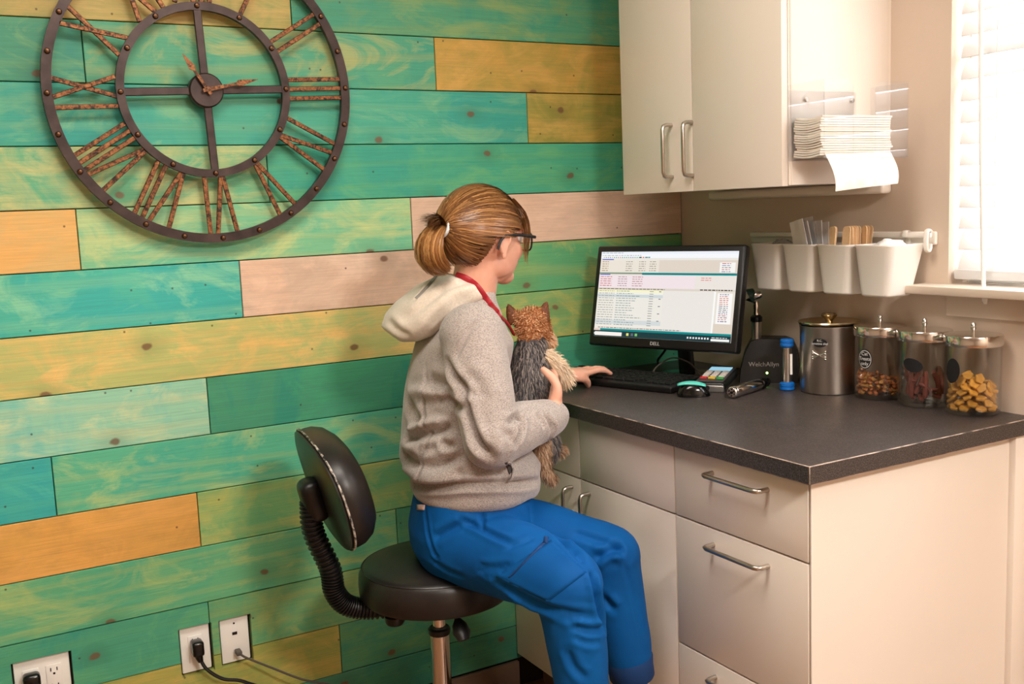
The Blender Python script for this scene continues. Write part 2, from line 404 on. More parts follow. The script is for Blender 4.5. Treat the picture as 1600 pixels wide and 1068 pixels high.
pl = empty('network_plug', (.578, .006, .318), 0, 'thin grey network lead hanging from the data plate', 'cable')
MB().rbox((0, -.012, 0), (.014, .024, .012), .003).build('plug_body', M_cordg, pl)
pts = spline([(.002, -.022, -.002), (.016, -.034, -.012), (.07, -.05, -.045), (.14, -.06, -.09), (.26, -.06, -.16), (.30, -.05, -.314)], 40)
MB().tube([tuple(p) for p in pts], .0028, 8).build('cord', M_cordg, pl)
pl = empty('power_adapter', (.117, .006, .372), 0, 'black adapter block in the double socket plate', 'adapter')
MB().rbox((0, -.016, 0), (.036, .032, .034), .008, 3).build('adapter_body', M_blackgloss, pl)
pts = spline([(0, -.02, -.014), (0, -.03, -.06), (.01, -.03, -.2), (.02, -.03, -.364)], 24)
MB().tube([tuple(p) for p in pts], .003, 8).build('cord', M_cordb, pl)

# ------------------------------------------------------------------ ceiling troffers
M_diff = NT('lamp_diffuser'); M_diff.color((1, .97, .92)); M_diff.b.inputs['Emission Color'].default_value = (1, .93, .84, 1); M_diff.set(emis=2.5); M_diff = M_diff.m
for i, (x, y, z) in enumerate(TROFFERS):
    e = empty('ceiling_light', (x, y, ZC), 0, ['recessed ceiling light panel above the stool', 'recessed ceiling light panel at the back of the room'][i], 'light')
    m = MB()
    for dx, dy, sx, sy in ((0, .295, 1.22, .03), (0, -.295, 1.22, .03), (.595, 0, .03, .56), (-.595, 0, .03, .56)): m.box((dx, dy, -.008), (sx, sy, .016))
    m.build('frame', M_white, e); MB().box((0, 0, -.004), (1.16, .56, .006)).build('diffuser', M_diff, e)

# ------------------------------------------------------------------ window in the right wall
M_glass = clear_sheet('window_glass', (1, 1, 1), .08)
win = MB()
yc, hw = (WY0+WY1)/2, (WY0-WY1)
for dy in (-1, 1): win.rbox((XR+.09, yc+dy*(hw/2-.02), (WZ0+WZ1)/2), (.05, .04, WZ1-WZ0), .003)
for z in (WZ0+.02, WZ1-.02, (WZ0+WZ1)/2): win.rbox((XR+.09, yc, z), (.05, hw-.08, .04), .003)
window_1 = struct(win, 'window_1', M_white)
MB().box((XR+.095, yc, (WZ0+WZ1)/2), (.004, hw-.08, WZ1-WZ0-.04)).build('pane', M_glass, window_1)
sl = MB().rbox((1.985, (-.871-2.02)/2, 1.1555), (.115, 1.149, .019), .003)
sill = sl.build('sill', M_trim, window_1); MB().rbox((1.994, -1.475, 1.120), (.014, 1.07, .05), .002).build('apron', M_trim, window_1)
t = NT('blind_slat'); t.color(lin((232, 228, 224))); t.set(rough=.4)
tr = t.new('ShaderNodeBsdfTranslucent'); tr.inputs[0].default_value = (.86, .85, .84, 1)
mx = t.new('ShaderNodeMixShader'); mx.inputs[0].default_value = .30
t.link(t.b.outputs[0], mx.inputs[1]); t.link(tr.outputs[0], mx.inputs[2]); t.link(mx.outputs[0], t.out.inputs[0]); M_slat = t.m
bl = empty('window_blind', (XR+.03, yc, WZ0), 0, 'white slatted blind hanging in the bright window', 'blind')
slat_me = None
A = math.radians(64); nz = int((WZ1-.07-(WZ0+.045))/.0465)
for k in range(nz):
    z = .052+k*.0465
    if slat_me is None:
        m = MB(); n = 6; P = []; F = []
        for s_ in (0, 1):
            for i in range(n+1):
                u = i/n-.5; h = .004*(1-4*u*u)+(.0026 if s_ else 0)
                x_, z_ = u*.05, h
                for y_ in (-hw/2+.012, hw/2-.012): P.append((x_*math.cos(A)-z_*math.sin(A), y_, x_*math.sin(A)+z_*math.cos(A)))
        o_ = 2*(n+1)
        for i in range(n): F += [(2*i, 2*i+1, 2*i+3, 2*i+2), (o_+2*i, o_+2*i+2, o_+2*i+3, o_+2*i+1)]
        F += [(0, o_, o_+1, 1), (2*n, 2*n+1, o_+2*n+1, o_+2*n)]
        for j in (0, 1): F += [tuple([2*i+j for i in range(n+1)]+[o_+2*i+j for i in range(n, -1, -1)])]
        m.add(P, F, 0, True); o = m.build('slat', M_slat, bl, loc=(0, 0, z), sharp=30); slat_me = o.data
    else:
        o = bpy.data.objects.new('slat', slat_me); COL.objects.link(o); o.parent = bl; o.location = (0, 0, z)
MB().rbox((0, 0, .022), (.052, hw-.02, .022), .004).build('bottom_rail', M_slat, bl)
MB().rbox((0, 0, WZ1-WZ0-.03), (.06, hw-.01, .055), .004).build('head_rail', M_slat, bl)
m = MB()
for dy in (.40, .10, -.2, -.42):
    for dx in (-.024, .024): m.cyl((dx, dy, .03), (dx, dy, WZ1-WZ0-.04), .0009, seg=6)
m.build('ladder_cord', M_slat, bl)
wd = [(-.048, yc*0+.425, WZ1-WZ0-.05), (-.05, .42, .5), (-.055, .40, .0), (-.056, .392, -.004)]
MB().tube([tuple(p) for p in spline(wd, 12)], .0045, 8).build('tilt_wand', M_white, bl)

# ------------------------------------------------------------------ cupboards and worktop
def bow_handle(length, axis, r=.005, stand=.03):
    """bar handle standing off a front (front faces -X); length along axis"""
    c = r*2.2; h = length/2; pts = [(0.001, -h), (-stand+c, -h), (-stand+c*.3, -h+c*.3), (-stand, -h+c), (-stand, h-c), (-stand+c*.3, h-c*.3), (-stand+c, h), (.001, h)]
    P = [(x, y, 0) if axis == 'y' else (x, 0, y) for x, y in pts]
    return MB().tube(P, r, 12, upv=(0, 0, 1) if axis == 'y' else (0, 1, 0))
def front(name, parent, y0, y1, z0, z1, x, th=.018):
    """door or drawer front facing -X; y0 > y1"""
    return MB().rbox((x+th/2, (y0+y1)/2, (z0+z1)/2), (th, y0-y1, z1-z0), .0012, 2).build(name, M_cab, parent)
XF = 1.366
bc = empty('base_cabinet', (0, 0, 0), 0, 'white two-door base cabinet beside the plank wall under the worktop', 'cabinet')
MB().box((1.692, -.3695, .4845), (.615, .737, .749)).build('body', M_cab, bc)
MB().box((1.72, -.3695, .055), (.54, .737, .11)).build('toe_kick', M_base, bc)
for y0, y1, hy in ((-.004, -.362, -.326), (-.366, -.736, -.404)):
    front('false_front', bc, y0, y1, .701, .850, XF)
    d = front('door', bc, y0, y1, .110, .697, XF)
    h = bow_handle(.14, 'z').build('handle', M_steel, d); h.location = (XF, hy, .601)
dc = empty('drawer_cabinet', (0, 0, 0), 0, 'white three-drawer cabinet at the open end of the worktop', 'cabinet')
MB().box((1.692, -.934, .4845), (.615, .389, .749)).build('body', M_cab, dc)
MB().box((1.72, -.934, .055), (.54, .389, .11)).build('toe_kick', M_base, dc)
for z0, z1, hz in ((.701, .850, .818), (.411, .697, .665), (.110, .407, .375)):
    d = front('drawer', dc, -.740, -1.126, z0, z1, XF)
    h = bow_handle(.16, 'y').build('handle', M_steel, d); h.location = (XF, -.9425, hz)
MB().box((1.684, -1.1305, .4295), (.632, .003, .859)).build('end_panel', M_cab, dc)
MB().rbox((1.972, -1.138, .4295), (.055, .018, .859), .003).build('filler_strip', M_cab, dc)
uc = empty('wall_cabinet', (0, 0, 0), 0, 'white two-door wall cabinet hung above the monitor', 'cabinet')
XU = 1.655
MB().box(((XU+.02+XR)/2, -.477, 1.80), (XR-XU-.02, .590, .80)).build('body', M_cab, uc)
for y0, y1, hy in ((-.181, -.4695, -.437), (-.4725, -.772, -.516)):
    d = front('door', uc, y0, y1, 1.398, 2.2, XU); h = bow_handle(.128, 'z').build('handle', M_steel, d); h.location = (XU, hy+.045, 1.500)
MB().rbox(((1.68+1.985)/2, -.7735, 1.80), (.305, .004, .80), .001).build('side_panel', M_cab, uc)
ul = empty('cabinet_light', (0, 0, 0), 0, 'slim white light bar fixed under the wall cabinet against the wall', 'light')
MB().rbox((1.982, -.47, 1.386), (.034, .62, .026), .008, 3).build('housing', M_cab, ul)
# worktop
bm = bmesh.new(); bmesh.ops.create_cube(bm, size=1.0)
WX0, WXY, WT = 1.341, -1.155, .035
for v in bm.verts: v.co = Vector((v.co.x*(XR-.001-WX0), v.co.y*(-WXY-.001), v.co.z*WT))
res_ = bmesh.ops.bevel(bm, geom=list(bm.edges), offset=.0016, segments=2, profile=.5, affect='EDGES')
bevel_faces = {f.index for f in res_['faces']}
mb = MB(); bm.verts.index_update(); bm.faces.index_update()
cxyz = ((WX0+XR-.001)/2, (WXY-.001)/2, .894-WT/2)
for f in bm.faces:
    near = f in res_['faces'] and (f.calc_center_median().y < -.5 or f.calc_center_median().x < -.3)
    mb.add([v.co+Vector(cxyz) for v in f.verts], [tuple(range(len(f.verts)))], 1 if near else 0, False)
bm.free()
t = NT('dark_laminate'); v = t.coord()
sp = t.noise(v, 420, 2, .7); cl = t.noise(v, 5, 3)
c = t.ramp(sp, [(.38, lin((38, 33, 31))), (.5, lin((60, 53, 50))), (.66, lin((98, 88, 84)))])
scr = t.noise(t.coord((6, 40, 1), (3, 1, 0)), 3, 3, .6, .4)
t.color(c)
t.link(t.ramp(cl, [(.35, .34), (.65, .42)]), t.b.inputs['Roughness']); t.bump(sp, .12, .0006); M_counter = t.m
M_wear = NT('worn_edge'); v = M_wear.coord(); M_wear.color(M_wear.ramp(M_wear.noise(v, 30, 4), [(.35, lin((70, 60, 56))), (.6, lin((190, 168, 152)))])); M_wear.set(rough=.5); M_wear = M_wear.m
ct = mb.build('worktop', [M_counter, M_wear]); tag(ct, 'dark speckled laminate worktop with worn front edge', 'worktop')
# ------------------------------------------------------------------ wall clock
t = NT('dark_iron'); v = t.coord(); t.color(t.ramp(t.noise(v, 25, 5), [(.3, lin((44, 34, 33))), (.7, lin((72, 58, 55)))])); t.set(rough=.42, metal=.55); t.bump(t.noise(v, 300, 3), .15, .0005); M_iron = t.m
t = NT('rusty_bronze'); v = t.coord((1, 1, 1), (2, 3, 1)); n1 = t.noise(v, 120, 4, .7, .6)
t.color(t.ramp(n1, [(.40, lin((44, 30, 24))), (.52, lin((124, 78, 46))), (.68, lin((158, 108, 66)))])); t.set(rough=.45, metal=.6); M_bronze = t.m
M_rivet = simple('rivet_bronze', (96, 66, 46), .35, .8)
ck = empty('wall_clock', (.599, -.030, 1.670), 0, 'large open iron clock with bronze roman numerals on the plank wall', 'clock')
ck.rotation_euler = (0, -.036, 0)
def ring(r0, r1, y0, y1, seg=96):
    m = MB(); P = []
    for k in range(seg):
        a = 2*math.pi*k/seg; s_, c_ = math.sin(a), math.cos(a)
        for r_, y_ in ((r0, y0), (r1, y0), (r1, y1), (r0, y1)): P.append((r_*s_, y_, r_*c_))
    F = []
    for k in range(seg):
        b, n_ = 4*k, 4*((k+1) % seg)
        for j in range(4): F.append((b+j, b+(j+1) % 4, n_+(j+1) % 4, n_+j))
    return m.add(P, F, 0, True)
ring(.325, .346, -.006, .008).build('outer_ring', M_iron, ck); ring(.178, .196, -.006, .008).build('inner_ring', M_iron, ck)
for a in range(4):
    M = Matrix.Rotation(math.pi/2*a, 3, 'Y'); MB().rbox(M @ Vector((0, -.001, .108)), (.018, .007, .146), .0015, 1, M=M).build('spoke', M_iron, ck)
Rx = Matrix.Rotation(math.pi/2, 3, 'X')
MB().lathe([(.001, .008), (.036, .008), (.039, .005), (.039, -.014), (.001, -.014)], (0, -.002, 0), 40, M=Rx).build('hub', M_iron, ck)
NUM = {1: [('I', 0)], 2: [('I', -.013), ('I', .013)], 3: [('I', -.022), ('I', 0), ('I', .022)], 4: [('I', -.034), ('V', .012)], 5: [('V', 0)], 6: [('V', -.014), ('I', .026)],
       7: [('V', -.027), ('I', .012), ('I', .031)], 8: [('V', -.036), ('I', -.002), ('I', .016), ('I', .034)], 9: [('I', -.030), ('X', .012)], 10: [('X', 0)], 11: [('X', -.014), ('I', .028)], 12: [('X', -.026), ('I', .012), ('I', .031)]}
def clock_bar(h, t0, t1, y):
    a = math.radians(30*h); er = Vector((math.sin(a), 0, math.cos(a))); et = Vector((math.cos(a), 0, -math.sin(a)))
    p0 = er*.194+et*t0; p1 = er*.327+et*t1; d = (p1-p0); L = d.length; d.normalize(); n_ = Vector((0, 1, 0)); s_ = n_.cross(d)
    M = Matrix((s_, n_, d)).transposed()
    MB().rbox((p0+p1)/2+Vector((0, y, 0)), (.0105, .006, L), .0012, 1, M=M).build('numeral_bar', M_bronze, ck)
for h, parts in NUM.items():
    for ty, t0 in parts:
        if ty == 'I': clock_bar(h, t0, t0, 0)
        elif ty == 'V': clock_bar(h, t0-.002, t0-.023, 0); clock_bar(h, t0+.002, t0+.023, .001)
        else: clock_bar(h, t0-.021, t0+.021, 0); clock_bar(h, t0+.021, t0-.021, -.003)
rv = None
for k in range(36):
    a = math.radians(15*k) if k < 24 else math.radians(30*(k-24)); R_ = .336 if k < 24 else .187
    if rv is None:
        o = MB().lathe([(.0066, 0), (.0062, .003), (.0042, .0055), (.0008, .0065)], (0, 0, 0), 12, M=Rx).build('rivet', M_rivet, ck); rv = o.data
    else: o = bpy.data.objects.new('rivet', rv); COL.objects.link(o); o.parent = ck
    o.location = (R_*math.sin(a), -.0055, R_*math.cos(a))
def hand(name, ang, L, y):
    a = math.radians(ang); er = Vector((math.sin(a), 0, math.cos(a))); et = Vector((math.cos(a), 0, -math.sin(a))); m = MB()
    pl_ = [(-.012, .004), (0, .0045), (L*.55, .003), (L*.62, .0075), (L*.70, .0065), (L, .0006)]
    poly = [er*r_+et*w_ for r_, w_ in pl_]+[er*r_-et*w_ for r_, w_ in reversed(pl_)]
    P = [p+Vector((0, y, 0)) for p in poly]+[p+Vector((0, y+.002, 0)) for p in poly]; n_ = len(poly)
    m.add(P, [tuple(range(n_)), tuple(reversed(range(n_, 2*n_)))]+[(i, (i+1) % n_, n_+(i+1) % n_, n_+i) for i in range(n_)])
    m.build(name, M_bronze, ck)
hand('hour_hand', -31, .092, -.022); hand('minute_hand', 80, .118, -.026)
MB().lathe([(.006, 0), (.006, .004), (.002, .007)], (0, -.0155, 0), 14, M=Rx).build('centre_pin', M_rivet, ck)
MB().cyl((0, -.002, .336), (0, .030, .336), .006).build('wall_hook', M_iron, ck)

# ------------------------------------------------------------------ stool
t = NT('black_vinyl'); v = t.coord(); t.color(t.ramp(t.noise(v, 9, 4), [(.3, lin((24, 21, 20))), (.7, lin((38, 33, 31)))])); t.set(rough=.38, spec=.5); t.bump(t.noise(v, 260, 3), .18, .0006); M_vinyl = t.m
t = NT('worn_vinyl_rim'); v = t.coord(); t.color(t.ramp(t.noise(v, 60, 4, .6, .5), [(.44, lin((30, 26, 25))), (.56, lin((205, 196, 184)))])); t.set(rough=.5); M_rim = t.m
SX, SY = .950, -.385
st = empty('swivel_stool', (SX, SY, 0), 0, 'black vinyl swivel stool with oval backrest and chrome column', 'stool')
MB().lathe([(.02, .505), (.150, .503), (.170, .508), (.1775, .520), (.1785, .545), (.1765, .565), (.170, .579), (.160, .585), (.10, .592), (.02, .594)], seg=64).build('seat', M_vinyl, st)
MB().lathe([(.1706, .5775), (.1714, .5795), (.1698, .5812), (.1682, .5800)], seg=64, cap=False).build('seat_piping', M_vinyl, st)
MB().lathe([(.02, .488), (.11, .490), (.12, .503), (.02, .506)], seg=32).build('under_plate', M_black, st)
MB().lathe([(.0145, .40), (.0145, .49)], seg=24).build('gas_lift', M_chrome, st)
MB().lathe([(.0145, .407), (.024, .407), (.026, .412), (.026, .420), (.022, .424), (.0145, .424)], seg=24).build('collar', M_black, st)
MB().lathe([(.0225, .09), (.0225, .408)], seg=24).build('column', M_chrome, st)
MB().lathe([(.01, .06), (.045, .06), (.045, .085), (.028, .10), (.01, .10)], seg=24).build('hub', M_black, st)
for k in range(5):
    a = 2*math.pi*k/5+.3; c_, s_ = math.cos(a), math.sin(a)
    leg = MB().tube([(.03*c_, .03*s_, .082), (.14*c_, .14*s_, .078), (.25*c_, .25*s_, .066)], [.020, .017, .013], 12, flat=.7).build('base_leg', M_black, st)
    m = MB().cyl((.25*c_-.018*s_, .25*s_+.018*c_, .026), (.25*c_+.018*s_, .25*s_-.018*c_, .026), .026, seg=20); m.cyl((.25*c_, .25*s_, .04), (.25*c_, .25*s_, .07), .006); m.build('caster', M_black, leg)
# lever and knob under the seat
lv = on_z(720, 985, .462)-np.array([SX, SY, 0])
MB().tube([(lv[0]*.35, lv[1]*.35, .492), (lv[0]*.7, lv[1]*.7, .488), (lv[0]*.9, lv[1]*.92, .478)], .005, 10).build('lever_rod', M_black, st)
MB().tube([(lv[0]*.86, lv[1]*.88, .483), (lv[0]*.93, lv[1]*.95, .474), (lv[0]*1.02, lv[1]*1.04, .46), (lv[0]*1.08, lv[1]*1.12, .446)], [.008, .017, .021, .013], 14, flat=.55).build('lever_paddle', M_black, st)
kb = on_z(617, 966, .486)-np.array([SX, SY, 0])
MB().lathe([(.004, .474), (.018, .474), (.022, .480), (.022, .492), (.012, .498)], (kb[0], kb[1], 0), 18).build('tension_knob', M_black, st)
# backrest
bw = Vector((.07, .97, .10)).normalized(); bn = Vector((.99, -.05, -.06)); bn = (bn-bw*bn.dot(bw)).normalized(); bu = bn.cross(bw); bu = -bu if bu.z < 0 else bu
lean = .32; bn2 = (bn+bu*lean).normalized(); bu2 = (bu-bn*lean).normalized()
bc_ = Vector((.718-SX, -.332-SY, .782))
def pad(hw_, hh_, y0, prof, seg=56):
    """superellipse slab: prof = (scale, offset along the normal)"""
    m = MB(); P = []; F = []
    for sc, off in prof:
        for k in range(seg):
            a = 2*math.pi*k/seg; c_, s_ = math.cos(a), math.sin(a); e_ = 2/2.5
            x = abs(c_)**e_*math.copysign(1, c_)*hw_*sc; z = abs(s_)**e_*math.copysign(1, s_)*hh_*sc
            P.append(bc_+bw*x+bu2*z+bn2*(off+y0+.18*x*x))
    n_ = len(prof)
    for i in range(n_-1):
        for k in range(seg): k2 = (k+1) % seg; F.append((i*seg+k, i*seg+k2, (i+1)*seg+k2, (i+1)*seg+k))
    F.append(tuple(reversed(range(seg)))); F.append(tuple(range((n_-1)*seg, n_*seg)))
    return m.add(P, F, 0, True)
br = pad(.176, .126, 0, [(.05, .074), (.50, .071), (.76, .062), (.91, .045), (.985, .024), (1.0, .006), (.985, -.006)]).build('backrest', M_vinyl, st)
pad(.176, .126, 0, [(.975, -.003), (.99, -.012), (.90, -.016), (.05, -.018)]).build('back_shell', M_vinyl, br)
m = MB(); P = []
for k in range(72):
    a = 2*math.pi*k/72; c_, s_ = math.cos(a), math.sin(a); e_ = .8
    x = abs(c_)**e_*math.copysign(1, c_)*.177; z = abs(s_)**e_*math.copysign(1, s_)*.127; P.append(tuple(bc_+bw*x+bu2*z+bn2*(-.005+.18*x*x)))
P.append(P[0]); P.append(P[1]); m.tube(P, .0024, 8, cap=False); m.build('rim_piping', M_rim, br)
mt = bc_-bn2*.034-bu2*.015
m = MB(); Mx = Matrix((bw, bu2, bn2)).transposed(); m.rbox(mt, (.062, .10, .05), .02, 4, M=Mx); m.build('bracket', M_black, st)
path = spline([tuple(mt+Vector((-.005, 0, .0))), tuple(mt+Vector((-.004, 0, -.07))), (.715-SX, -.335-SY, .60), (.722-SX, -.335-SY, .545), (.748-SX, -.34-SY, .508), (.80-SX, -.352-SY, .492), (.88-SX, -.37-SY, .490)], 190)
rad = [.0215+(.0035 if (i//2) % 2 else -.0015) for i in range(len(path))]
MB().tube([tuple(p) for p in path], rad, 16).build('bellows', M_black, st)

# ------------------------------------------------------------------ monitor
sv = Vector((.362, -.932, 0)); nv0 = Vector((-.932, -.362, 0)); TL_ = .227
uv_ = Vector((0, 0, 1))*math.cos(TL_)-nv0*math.sin(TL_); nv = sv.cross(uv_); nv = -nv if nv.dot(nv0) < 0 else nv
mc = Vector((1.689, -.299, 1.130)); MW, MH = .417, .2345
mon = empty('monitor', (1.80, -.256, .894), 0, 'black flat-screen monitor showing a records program on the worktop', 'monitor')
org = mc-Vector((1.80, -.256, .894))
Ms = Matrix((sv, uv_, nv)).transposed()
cas = MB(); cas.rbox(org-nv*.016-uv_*.004, (MW+.032, MH+.042, .030), .006, 3, M=Ms); cas.rbox(org-nv*.036, (MW*.7, MH*.6, .03), .012, 3, M=Ms)
cas.build('casing', M_black, mon)
t = NT('screen_print'); at_ = t.new('ShaderNodeAttribute', attribute_name='ink'); t.color((0, 0, 0)); t.link(at_.outputs['Color'], t.b.inputs['Emission Color']); t.set(emis=.72, rough=.25); M_screen = t.m
SQ = []
def q(x0, y0, x1, y1, c): SQ.append((x0, y0, x1, y1, lin(c)))
q(0, 0, 1, 1, (222, 214, 204)); q(0, 0, 1, .028, (228, 232, 240)); q(0, .028, 1, .075, (236, 238, 242)); q(0, .075, 1, .10, (226, 222, 216))
R_ = random.Random(5)
def dash(x, y, w_, c, h=.008): q(x, y-h/2, x+w_, y+h/2, c)
def words(x, y, w_, c, h=.007, gap=.006):
    p = x
    while p < x+w_: l = R_.uniform(.008, .028); dash(p, y, min(l, x+w_-p), c, h); p += l+gap
words(.01, .014, .16, (150, 150, 160)); words(.01, .045, .30, (150, 150, 150))
for k in range(22): dash(.02+k*.016, .068, .008, R_.choice([(190, 120, 90), (90, 150, 120), (120, 120, 160), (200, 170, 90)]), .012)
for k, c in enumerate([(60, 60, 70), (220, 120, 70), (0, 150, 160), (0, 150, 160)]): dash(.30+k*.022, .068, .012, c, .014)
dash(.012, .092, .09, (60, 80, 200), .011)
q(0, .10, .45, .245, (226, 218, 206)); q(.45, .10, 1, .245, (216, 204, 192)); q(.88, .125, .985, .235, (238, 236, 232))
for r_ in range(5):
    for cx_ in (.015, .20, .30, .38): words(cx_, .118+r_*.026, .05, (150, 120, 70) if cx_ < .1 else (150, 140, 130), .008)
for r_, c in enumerate([(190, 70, 60), (120, 120, 180), (110, 110, 110), (190, 90, 70), (120, 120, 160)]): words(.895, .138+r_*.022, .06, c, .008)
q(0, .245, .33, .262, (120, 140, 120)); q(.33, .245, 1, .270, (0, 128, 132)); dash(.006, .268, .08, (60, 90, 200), .010)
q(0, .275, .72, .425, (232, 218, 222)); q(.72, .275, 1, .425, (226, 220, 214))
for r_ in range(5):
    words(.012, .295+r_*.026, .09, (190, 90, 90), .008); words(.15, .295+r_*.026, .07, (150, 110, 120)); words(.26, .295+r_*.026, .08, (170, 110, 110))
for r_ in range(2): words(.76, .30+r_*.024, .07, (220, 120, 110), .008)
q(0, .425, 1, .448, (214, 204, 192)); words(.01, .436, .5, (110, 100, 90), .009); words(.76, .432, .22, (60, 60, 60), .012)
q(0, .448, .50, .478, (236, 234, 196)); q(0, .478, .50, .50, (232, 230, 224)); q(0, .50, .50, .535, (200, 208, 208)); q(0, .535, .50, .905, (228, 224, 216)); q(.50, .448, .86, .905, (226, 222, 216)); q(0, .80, .50, .85, (204, 210, 210))
for r_ in range(15):
    yy = .462+r_*.028
    words(.012, yy, .12, (150, 145, 135), .007); words(.15, yy, R_.uniform(.08, .2), (120, 140, 140), .007); dash(.40, yy, .03, (140, 140, 140), .007)
    if r_ % 3 == 0: dash(.47, yy, .016, (110, 110, 120), .009)
q(.86, .448, .872, .905, (240, 240, 238)); q(.885, .465, .985, .80, (240, 238, 236)); q(.872, .80, 1, .905, (214, 202, 188))
for r_ in range(15): words(.90, .478+r_*.021, .06, R_.choice([(190, 70, 60), (70, 70, 130), (100, 100, 110), (200, 110, 80)]), .008)
words(.03, .893, .62, (120, 100, 90), .008); q(0, .905, .05, .93, (220, 200, 190)); q(.05, .905, 1, .93, (0, 132, 134))
q(0, .93, 1, 1, (18, 52, 58)); q(.01, .945, .22, .988, (238, 232, 226)); dash(.003, .965, .008, (230, 230, 230), .02)
for x_, c in ((.255, (220, 220, 120)), (.29, (90, 100, 110)), (.32, (120, 190, 110))): dash(x_, .965, .018, c, .03)
for k in range(8): dash(.70+k*.02, .965, .011, (230, 230, 230), .02)
q(.865, .965, .99, .99, (236, 236, 232)); words(.87, .952, .11, (220, 220, 220), .008)
m = MB(); cols = []
for i, (x0, y0, x1, y1, c) in enumerate(SQ):
    off = .0004+i*.0000035
    m.add([org+sv*((x-.5)*MW)+uv_*((.5-y)*MH)+nv*off for x, y in ((x0, y1), (x1, y1), (x1, y0), (x0, y0))], [(0, 1, 2, 3)]); cols.append(c)
scr_o = m.build('screen', M_screen, mon, fix=False)
ca = scr_o.data.color_attributes.new('ink', 'FLOAT_COLOR', 'CORNER')
for p in scr_o.data.polygons:
    for li in p.loop_indices: ca.data[li].color = (*cols[p.index], 1)
text_mesh('maker_lettering', 'DELL', .013, simple('silver_print', (190, 190, 190), .4), mon, frame(sv, uv_, nv, org-uv_*(MH/2+.0125)+nv*.0002-sv*.012))
MB().tube([(-.0, 0, .01), (-.004, .004, .10), tuple(org-nv*.045)], [.03, .028, .03], 20, flat=.5).build('neck', M_black, mon)
MB().lathe([(.001, 0), (.085, 0), (.085, .004), (.075, .010), (.02, .014), (.001, .014)], (0, 0, 0), 40).build('foot', M_blackgloss, mon)
pts = spline([tuple(org-nv*.04-sv*.06-uv_*.06), (.0, .086, .086), (.02, .156, .026), (.06, .196, .005)], 24)
MB().tube([tuple(p) for p in pts], .0035, 8).build('video_lead', M_cordb, mon)

# ------------------------------------------------------------------ keyboard
kd = Vector((.32, -.947, 0)); kf = Vector((-.947, -.32, 0))   # along the keys, toward the typist
KL, KD = .40, .145
kc = Vector((1.605, -.224, .8968))
ke = empty('keyboard', kc, 0, 'black full-size keyboard in front of the monitor', 'keyboard')
Mk = Matrix((kd, -kf, Vector((0, 0, 1)))).transposed()
tilt = Matrix.Rotation(math.radians(3), 3, 'X')
MB().rbox((0, 0, .010), (KL, KD, .018), .005, 3, M=Mk @ tilt).build('case', M_black, ke)
M_key = simple('key_black', (20, 20, 22), .45); key_me = {}
rows = [(-.052, 15, .0165), (-.030, 14, .0165), (-.011, 14, .0165), (.008, 13, .0165), (.027, 11, .0165), (.046, 8, .0165)]
for ri, (ky, n_, kh) in enumerate(rows):
    span = KL*.66; w_ = span/n_
    for blk in range(2):
        nn = n_ if blk == 0 else (6 if ri < 5 else 4)
        x0 = -KL/2+.012 if blk == 0 else KL/2-.012-.019*nn
        ww = w_ if blk == 0 else .019
        for k in range(nn):
            kk = (round(ww, 5), ri == 5 and blk == 0 and k == 3)
            if kk not in key_me:
                o = MB().rbox((0, 0, 0), (ww-.002, kh-.002, .007), .0015, 1, M=Mk).build('key', M_key, ke); key_me[kk] = o.data
            else:
                o = bpy.data.objects.new('key', key_me[kk]); COL.objects.link(o); o.parent = ke
            o.location = Mk @ tilt @ Vector((x0+(k+.5)*ww, -ky, .0205))
kp = [Vector(p)-kc for p in ((1.678, -.252, .909), (1.692, -.262, .935), (1.722, -.290, .958), (1.752, -.325, .945), (1.772, -.347, .912), (1.787, -.355, .8965))]
MB().tube([tuple(p) for p in spline(kp, 30)], .0022, 8).build('lead', M_cordg, ke)
text_mesh('maker_lettering', 'Logitech', .007, simple('grey_print', (150, 150, 150), .4), ke, frame(kd, -kf, Vector((0, 0, 1)), Mk @ tilt @ Vector((.13, .064, .0192))))

# ------------------------------------------------------------------ mouse
ms = empty('computer_mouse', (1.628, -.490, .894), 0, 'black cordless mouse with a turquoise top beside the keyboard', 'mouse')
md = Vector((.77, -.64, 0)); mp_ = Vector((.64, .77, 0)); Mm = Matrix((md, mp_, Vector((0, 0, 1)))).transposed()
def mouse_shell(z_lo, sc, hi):
    m = MB(); P = []; F = []; nu, nv_ = 28, 10
    for j in range(nv_+1):
        ph = (math.pi/2)*j/nv_
        for i in range(nu):
            a = 2*math.pi*i/nu; cx_, sx_ = math.cos(a), math.sin(a)
            x = .041*sc*abs(cx_)**.85*math.copysign(1, cx_)*math.cos(ph)**.55; y = .027*sc*abs(sx_)**.85*math.copysign(1, sx_)*math.cos(ph)**.55*(1-.12*cx_)
            z = z_lo+(hi-z_lo)*math.sin(ph)*(1-.28*(x/.041)**2-.10*(x/.041))
            P.append(Mm @ Vector((x, y, z)))
    for j in range(nv_):
        for i in range(nu): i2 = (i+1) % nu; F.append((j*nu+i, j*nu+i2, (j+1)*nu+i2, (j+1)*nu+i))
    F.append(tuple(reversed(range(nu)))); F.append(tuple(range(nv_*nu, nv_*nu+nu)))
    return m.add(P, F, 0, True)
mouse_shell(.001, 1.0, .034).build('shell', M_blackgloss, ms)
m = MB(); P = []; F = []
for i in range(13):
    x = -.040+.070*i/12
    for j in range(7):
        y = (-.019+.038*j/6)*(1-.35*(x/.041)**2); P.append(Mm @ Vector((x, y, .0372*(1-.28*(x/.041)**2-.10*(x/.041))*math.sqrt(max(.05, 1-(y/.040)**2)))))
for i in range(12):
    for j in range(6): F.append((i*7+j, i*7+j+1, (i+1)*7+j+1, (i+1)*7+j))
